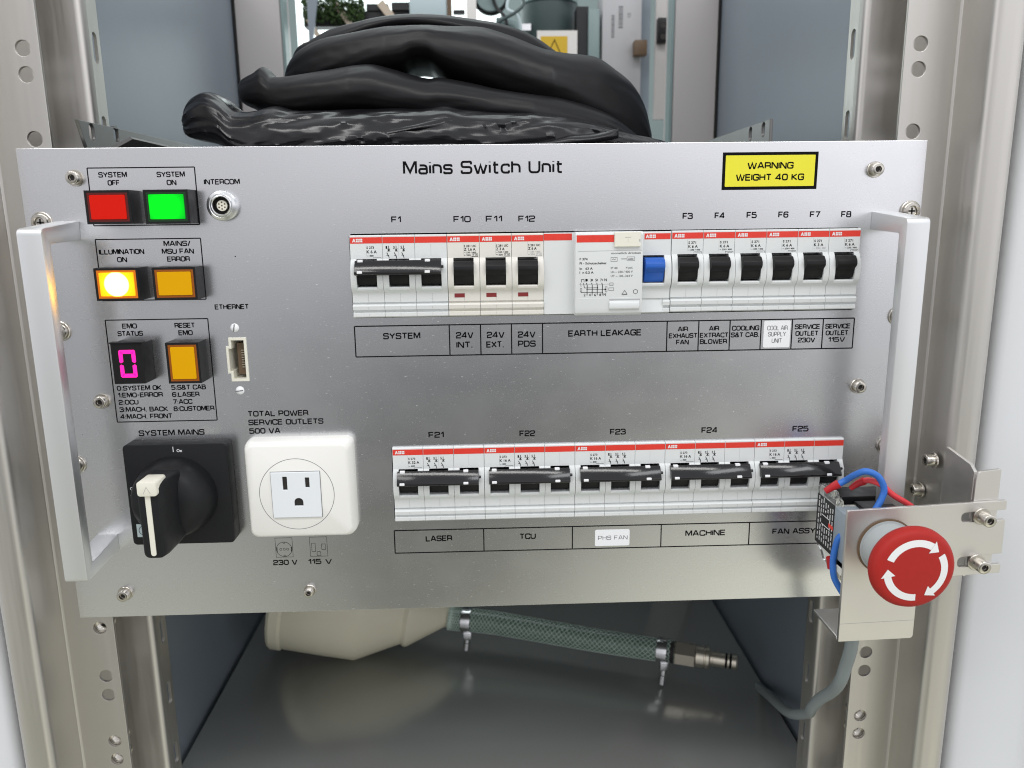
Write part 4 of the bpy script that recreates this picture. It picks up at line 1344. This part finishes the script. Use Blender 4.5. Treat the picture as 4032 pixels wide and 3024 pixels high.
def fold(st, yc, d, matname, seed, amp=2.0, square=.8, lean=0.0, nx=200, na=72, wr=(.018, 2.6), crease=0.0):
    x0, x1 = st[0][0], st[-1][0]
    vs, fs = [], []
    for i in range(nx + 1):
        x = x0 + (x1 - x0) * i / nx
        zl, zu = interp(st, x)
        zl = min(zl, zu - .6)
        h, zc = (zu - zl) / 2, (zu + zl) / 2
        e = min(1, 3.4 * min(i, nx - i) / nx + .02) ** .5
        for k in range(na):
            a = 2 * math.pi * k / na
            cy, cz = math.cos(a), math.sin(a)
            sy, sz = math.copysign(abs(cy) ** square, cy), math.copysign(abs(cz) ** square, cz)
            w = noise.noise(Vector((x * wr[0] + seed, sy * wr[1], sz * wr[1] + seed * 2))) * amp
            w += noise.noise(Vector((x * wr[0] * 3.2 - seed, sy * wr[1] * 2.2, sz * wr[1] * 2.2))) * amp * .45
            c = 0
            if crease:
                q = noise.noise(Vector((x * .010 + seed, sz * 4.5 - x * .055, seed * 3)))
                q2 = noise.noise(Vector((x * .016 - seed, sz * 8.0 + x * .03, seed)))
                c = crease * (.8 - 2.2 * abs(q)) + crease * .4 * (.6 - 2 * abs(q2))
            rr = (w + c) * min(1, h / 9)
            yy = yc + lean * sz * e + (d * e * sy) + rr * cy
            zz = zc + h * sz + rr * .35 * cz * (0.3 if cz > .8 else 1)
            vs.append((x, yy - 90, zz - 127))
    for i in range(nx):
        for k in range(na):
            fs.append((i * na + k, i * na + (k + 1) % na, (i + 1) * na + (k + 1) % na, (i + 1) * na + k))
    fs += [tuple(range(na - 1, -1, -1)), tuple(range(nx * na, (nx + 1) * na))]
    return obj('fold', MB().add(vs, fs), matname, foil, angle=60)


f1 = [(-176, 147, 158), (-174, 144.5, 163), (-169, 143, 167.5), (-160, 141, 170), (-151, 138, 166), (-142, 131, 158.5), (-130, 127.3, 159), (-119, 127.3, 161), (-108, 127.3, 158.5), (-92, 127.3, 158), (-48, 127.3, 159), (-33, 127.3, 158.5), (-20, 127.3, 160), (-11, 127.3, 158), (10, 127.3, 156), (36, 127.3, 155), (61, 127.3, 151), (87, 127.3, 144), (112, 127.3, 139), (127, 127.3, 130)]
f2 = [(-148, 168, 178), (-146, 166, 180), (-142, 164, 182), (-137, 162, 184), (-131, 160, 187), (-125, 158, 181), (-117, 156, 181), (-91, 155, 184), (-65, 154, 187), (-53, 152, 184.5), (-40, 151, 180.6), (-30, 150, 178.4), (-24, 150, 179), (-7, 149, 176), (11, 147, 172), (31, 144, 169), (51, 138, 167), (80, 132, 158), (104, 128, 142)]
f3 = [(-124, 182, 187), (-121, 178, 194), (-114, 175, 201), (-100, 176, 207), (-80, 178, 210), (-60, 180, 212.5), (-46, 183, 213), (-40, 186.6, 213), (-31, 186.2, 213), (-24, 181, 213), (0, 170, 213), (19, 164, 208), (39, 159, 200.5), (52, 156, 198), (66, 150, 197), (76, 146, 195.5), (87, 141, 189), (100, 136, 179), (108, 133, 166), (113, 131, 150)]
f4 = [(-128, 189, 193), (-121, 190, 207), (-111, 194, 212), (-97, 199, 218), (-77, 205, 222), (-58, 210, 225), (-42, 211.5, 226), (-22, 209, 225.5), (0, 204, 223), (14, 200, 221), (29, 196, 217), (40, 192, 212), (54, 187, 203), (66, 183, 196)]
fold(f1, 66, 44, 'foil_gloss', 1.3, 1.6, .75, 6, wr=(.012, 2.4), crease=1.5)
fold(f2, 86, 42, 'foil', 4.1, 1.3, .8, 4, wr=(.010, 2.0), crease=.3)
fold(f3, 108, 44, 'foil', 7.7, 1.3, .82, 5, wr=(.009, 2.2), crease=.4)
for k, (xa, za, xb, zb, hh) in enumerate(((-96, 134, -8, 149, 3.2), (-50, 131, 40, 145, 3.2), (-10, 130, 78, 140, 2.8))):
    fold([(xa + (xb - xa) * q / 6, za + (zb - za) * q / 6 - hh + .8 * math.sin(q * 2 + k), za + (zb - za) * q / 6 + hh + .6 * math.sin(q * 3 + k)) for q in range(7)], 29 + 1.5 * math.sin(k * 2.1), 8, 'foil_gloss', 11 + k * 3.3, .9, .9, 2, nx=70, na=36, wr=(.03, 2.0), crease=.5)
fold(f4, 132, 30, 'foil', 2.9, 1.0, .9, 3, wr=(.010, 2.0))

# ------------------------------------------------------------------ on the shelf: bottle, hose, clamps, coupling
bt = thing('plastic_bottle', 'cream plastic bottle with tapered shoulders lying on the dark shelf', 'bottle', (-128, 236, -300))
ax0, ax1 = Vector((-64, 0, 62.5)), Vector((90, -2, 34.5))
dr = (ax1 - ax0)
bl_ = dr.length
obj('body', MB().lathe([(0, -.5), (44, 0), (48, 1.0), (49.5, 3.5), (49.5, 11), (48.0, 12.5), (47.6, 13.5), (48.2, 15), (48.8, 45), (49.0, 77.5), (47.8, 80.5), (30.5, 115), (30.0, 116), (31.8, 120), (30.8, 123), (11.0, 152), (9.5, 155), (9.5, 162), (0, 162)], ax0, dr, 72), 'bottle', bt, angle=24)
hs = thing('braided_hose', 'green braided hose held by two steel clamps, running off the cream bottle', 'hose', (0, 205, -300))
hp = [(-38, 27, 34), (-30, 26, 33.3), (0, 20, 32.5), (40, 8, 30.5), (80, -6, 29.2), (120, -20, 28.6), (158, -32, 28.2)]
HR = lambda t: 10.6 - 1.2 * t
obj('tube', MB().tube(hp, HR, 32), 'hose', hs)
br_ = MB()
cen = spline(hp, 24)
for sgn in (-1, 1):
    for s_ in range(13):
        path = []
        for i in range(0, len(cen)):
            t = (cen[min(i + 1, len(cen) - 1)] - cen[max(i - 1, 0)]).normalized()
            u = t.cross(Vector((0, 0, 1))).normalized()
            w = u.cross(t)
            a = sgn * (i / len(cen)) * 2 * math.pi * 4.6 + 2 * math.pi * s_ / 13
            path.append(cen[i] + (u * math.cos(a) + w * math.sin(a)) * (HR(i / len(cen)) + .05 + .08 * (sgn > 0)))
        br_.tube(path, .25, 4, smooth=False)
tag(obj('braid', br_, 'braid', hs), kind='stuff')


def clamp(c, tilt, hs_r, drop):
    mb = MB()
    mb.lathe([(hs_r, -4.2), (hs_r + .8, -4.2), (hs_r + .9, -3.6), (hs_r + .9, 3.6), (hs_r + .8, 4.2), (hs_r, 4.2)], c, tilt, 40)
    cl = obj('hose_clamp', mb, 'chrome', hs)
    sl_ = MB()
    cV, tV = Vector(c), Vector(tilt).normalized()
    u = tV.cross(Vector((0, 0, 1))).normalized()
    w = u.cross(tV)
    for k in range(12):
        a = math.radians(-55 + k * 16)
        n_ = -(u * math.cos(a)) * -1 + w * math.sin(a)
        n_ = (Vector((0, -1, 0)) * math.cos(a) + Vector((0, 0, 1)) * math.sin(a))
        s2 = n_.cross(tV)
        p = cV + n_ * (hs_r + .93)
        sl_.add([p - tV * 2.4 - s2 * .55, p + tV * 2.4 - s2 * .55, p + tV * 2.4 + s2 * .55, p - tV * 2.4 + s2 * .55], [(0, 1, 2, 3)])
    flat('clamp_slots', sl_, 'socket_dark', cl)
    pp = cV + Vector((0, -hs_r * .75, -hs_r * .75))
    obj('clamp_screw', MB().lathe([(0, 0), (2.6, 0), (2.9, 1), (2.9, drop * .62), (3.3, drop * .64), (3.3, drop), (0, drop)], pp + Vector((1.0, 0, 3)), (-.12, -.05, -1), 20), 'chrome', cl)
    hb = MB().box(pp.x - 3.8, pp.x + 3.8, pp.y - 3.4, pp.y + 3.2, pp.z - 6.5, pp.z + 2.0)
    obj('screw_housing', hb, 'chrome', cl, bevel=1.2)


clamp((-21, 24.2, 33.0), (.97, -.2, -.02), 11.0, 19)
clamp((148, -29, 28.3), (.93, -.33, -.02), 9.9, 22)
cp = MB()
cc, cd = (156, -31.8, 28.3), (.945, -.33, -.02)
cpo = thing('hose_coupling', 'nickel plated quick coupling plug on the end of the green hose', 'coupling', (158, 173, -300))
off = Vector((158, 173, -300)) - Vector((0, 205, -300))
c0 = Vector(cc) - off
obj('hex_body', MB().lathe([(0, 2), (9.0, 2), (10.2, 3), (10.2, 19.0), (9.2, 20), (0, 20)], c0, cd, 6), 'nickel', cpo, angle=20)
obj('barb_ring', MB().lathe([(9.0, -2), (9.6, -1), (9.6, 1.8), (8, 2.4)], c0, cd, 28), 'socket_dark', cpo)
obj('plug', MB().lathe([(8.6, 20), (8.9, 20.5), (8.9, 26.5), (8.3, 27), (8.3, 28), (8.9, 28.5), (8.9, 31), (8.2, 31.8), (5.8, 32.2), (5.8, 34), (6.0, 34.4), (6.0, 44), (5.0, 44.4), (5.0, 45.6), (6.0, 46), (6.0, 47.6), (5.0, 48), (5.0, 49.2), (6.0, 49.6), (6.0, 53), (5.4, 54.2), (3, 54.2), (2.8, 50), (0, 50)], c0, cd, 32), 'nickel', cpo, angle=25)
for q in (45, 48.6):
    obj('seal_ring', MB().lathe([(5.05, q - .9), (5.9, q - .6), (6.15, q), (5.9, q + .6), (5.05, q + .9)], c0, cd, 28), 'black', cpo)

# ------------------------------------------------------------------ what shows behind the cabinet
bw = thing('window', 'bright window pane seen past the black foil', 'window', (-100, 640, 180))
obj('pane', MB().box(-130, 128, 0, 2, 0, 330), 'window', bw)
obj('frame', MB().box(-128, 12, -14, -4, 186.5, 194), 'sticker', bw)
ps = thing('planter', 'dark planter of green leaves on the far side of the window frame', 'plant', (-140, 505, 316))
pb_ = MB()
random.seed(11)
for k in range(1500):
    c_ = Vector((random.uniform(-52, 14), random.uniform(-14, 14), random.uniform(-3, 15) + 6 * math.sin(k)))
    if 20 < c_.x < 66 and c_.z > 8:
        c_.z -= 6
    u_ = Vector((random.uniform(-1, 1), random.uniform(-1, 1), random.uniform(-1, 1))).normalized() * random.uniform(1.5, 3.6)
    w_ = u_.cross(Vector((random.uniform(-1, 1), random.uniform(-1, 1), random.uniform(-1, 1)))).normalized() * random.uniform(.8, 1.8)
    pb_.add([c_ - u_, c_ + w_, c_ + u_, c_ - w_], [(0, 1, 2, 3)])
obj('leaves', pb_, 'foliage', ps, smooth=False)
obj('trough', MB().box(-54, 66, 4, 20, -10, 6).box(16, 40, 2, 20, 6.1, 13).box(44, 66, 0, 20, 6.1, 14), 'machine_black', ps)
for (xa, za, xb, zb, w, lab) in ((-157, 328, -140, 304, 3.0, 'tan diagonal strut beside the planter leaves'), (-108, 329, -92, 309, 4.2, 'wide tan strut near the pale blue box'), (-188, 312, -176, 292, 2.4, 'thin tan strut close to the cabinet rear post')):
    d_ = Vector((xb - xa, zb - za)).normalized()
    n_ = Vector((-d_.y, d_.x)) * w
    s_ = MB().prism([(xa - n_.x, za - n_.y), (xb - n_.x, zb - n_.y), (xb + n_.x, zb + n_.y), (xa + n_.x, za + n_.y)], 500, 508, ax='y')
    tag(obj('strut', s_, 'tan'), lab, 'strut', 'tan struts behind the cabinet')
tag(obj('pipe_post', MB().lathe([(2.6, 0), (2.6, 40)], (-160, 520, 306), (0, 0, 1), 16), 'brown'), 'thin brown upright post in front of the planter', 'post')
tag(obj('storage_box', MB().box(-76, -35, 500, 540, 314, 350), 'pale_box', bevel=2), 'pale blue box above the black foil', 'box')
tag(obj('support_post', MB().box(-34.5, -29.5, 502, 512, 290, 350), 'brown'), 'dark brown post next to the pale blue box', 'post')
tag(obj('frame_profile', MB().box(-13, -2, 500, 514, 270, 350), 'board', bevel=1), 'cream upright profile beside the machine flange', 'profile')
tag(obj('cable_tray', MB().box(-28, -15, 505, 512, 318, 322), 'machine_black'), 'small black bracket between brown post and cream profile', 'bracket')
cb_ = thing('cable_bundle', 'loose grey and black cables hanging by the machine flange', 'cables', (44, 500, 300))
for q, (pts, mname) in enumerate((([(-30, 0, 40), (-24, 2, 24), (-14, -4, 10), (-12, 0, -14)], 'machine_black'), ([(-8, 4, 40), (-12, 0, 22), (0, -5, 12), (4, 0, -14)], 'pale_box'), ([(2, 0, 40), (6, -3, 26), (-4, -6, 16), (-20, -4, 8), (-34, 0, -4)], 'teal'))):
    obj('cable', MB().tube(pts, 1.8, 8), mname, cb_)
tag(obj('metal_strut', MB().box(-30, 60, 530, 540, 306, 313), 'chrome'), 'bright metal crossbar behind the hanging cables', 'crossbar')
fl_ = thing('machine_flange', 'round grey machine flange with bolted rim above the foil', 'flange', (14, 520, 338))
obj('disc', MB().lathe([(0, 0), (13, 0), (16, 2), (17, 5), (17, 14), (0, 14)], (0, 0, 0), (0, -1, 0), 40), 'pale_teal', fl_)
obj('rim', MB().lathe([(17.2, 2), (20, 3), (20, 8), (17.2, 9)], (0, 0, 0), (0, -1, 0), 40), 'machine_black', fl_)
mt = thing('electric_motor', 'dark teal motor drum with lighter cap behind the foil', 'motor', (84, 560, 281))
obj('drum', MB().lathe([(0, 0), (33, 0), (34, 2), (34, 56), (0, 56)], (0, 0, 0), (0, 0, 1), 48), 'teal', mt)
obj('cap', MB().lathe([(0, 57), (30, 57), (33, 59), (33, 67), (30, 70), (0, 71)], (0, 0, 0), (0, 0, 1), 48), 'pale_teal', mt)
obj('terminal_box', MB().box(16, 28, -40, -30, 58, 66), 'device', mt, bevel=1)
pv = thing('pump_fitting', 'pale teal pipe fitting between flange and motor drum', 'pipe fitting', (34, 530, 300))
obj('elbow', MB().tube([(-14, 0, 14), (0, 0, 13), (9, 0, 8), (12, 0, -4), (12, 0, -26)], 6, 16), 'pale_teal', pv)
obj('collar', MB().lathe([(8, 0), (8, 6), (6, 7)], (12, 0, -20), (0, 0, 1), 20), 'teal', pv)
tag(obj('black_column', MB().box(110, 123, 505, 530, 230, 325), 'machine_black'), 'black upright column beside the warning board', 'column')
tag(obj('teal_panel', MB().box(122.5, 135, 500, 520, 220, 321), 'pale_teal', bevel=1), 'narrow pale teal panel between black column and white device', 'panel')
wbd = thing('warning_board', 'white board with yellow triangle warning sign behind the foil', 'warning sign', (87, 500, 262))
obj('board', MB().box(-22, 23, 0, 2, 0, 37), 'board', wbd)
yf = MB().box(-18, 12, -.3, -.05, 0, 31)
obj('yellow_field', yf, 'sign_yellow', wbd)
tr = MB()
ribbon(tr, [(-12.5, 8), (6.5, 8), (-2.5, 27)], True, 1.0, -.36)
flat('triangle', tr, 'ink', wbd)
dv = thing('drive_unit', 'tall white electrical unit with grey sideways print behind the foil', 'electrical unit', (160, 500, 225))
obj('case', MB().box(-22, 22, 0, 40, 0, 120), 'device', dv, bevel=1)
lt = MB()
for s_, x, z, h, w in (('CONTROL UNIT', -11, 67, 2.6, 22), ('230/400 V', -4.0, 78, 4.0, 21), ('CE', 9.5, 87, 3.4, 5)):
    for _ in (0,):
        n0 = len(lt.v)
        if s_ == 'CE':
            ftext(lt, s_, x, z, h, w, -.06, 0, math.pi / 2)
tmp_rows = ((-12, 66, 89, 3.6), (-4, 76, 98, 5.0))
for x, z0_, z1_, w in tmp_rows:
    zz = z0_
    while zz < z1_:
        ln = random.uniform(.8, 2.0)
        lt.add([(x, -.06, zz), (x + w, -.06, zz), (x + w, -.06, zz + ln), (x, -.06, zz + ln)], [(0, 1, 2, 3)])
        zz += ln + .6
for x0, x1, z0_, z1_ in ((-11, -6, 34, 48), (-5, -2, 36, 43), (4, 8, 42, 50), (-9, 0, 50, 60), (10, 16, 68, 73)):
    lt.add([(x0, -.06, z0_), (x1, -.06, z0_), (x1, -.06, z1_), (x0, -.06, z1_)], [(0, 1, 2, 3)], 1)
flat('lettering', lt, ['ink_grey', 'ink_faint'], dv)
tag(obj('brown_relay', MB().box(172, 186, 485, 498, 270, 286), 'brown', bevel=1), 'small brown block on the white electrical unit', 'relay')
tag(obj('mounting_panel', MB().box(183, 194, 510, 516, 200, 345), 'wall_paint'), 'blue grey mounting strip beside the white electrical unit', 'panel')
dr_ = thing('terminal_rail', 'grey rail with black two-hole terminal next to the rear post', 'terminal rail', (198, 470, 220))
obj('rail', MB().box(-6, 6, 0, 6, -20, 130), 'post_paint', dr_)
tn = obj('terminal', MB().box(-5.5, 5, -9, -.1, 58, 83), 'black', dr_, bevel=.6)
for q in (64, 75):
    obj('terminal_hole', MB().lathe([(0, 0), (3.0, 0), (3.2, .3), (3.2, -.2)], (0, -9.05, q), (0, -1, 0), 20), 'socket_dark', tn)
tl = thing('terminal_block', 'beige terminal block fixed on the inner side of the rear post', 'terminal block', (-184, 470, 268))
obj('block', MB().box(-5, 4, 0, 12, -12, 14), 'tan', tl, bevel=.8)
obj('wire_entry', MB().box(-2.6, 1.4, -.4, -.05, -2, 5), 'socket_dark', tl)
tag(obj('sheet_guard', MB().prism([(-183, 360), (-166, 360), (-184, 262)], 480, 484, ax='y'), 'wall_paint'), 'slanted blue grey sheet guard between terminal block and window', 'sheet')
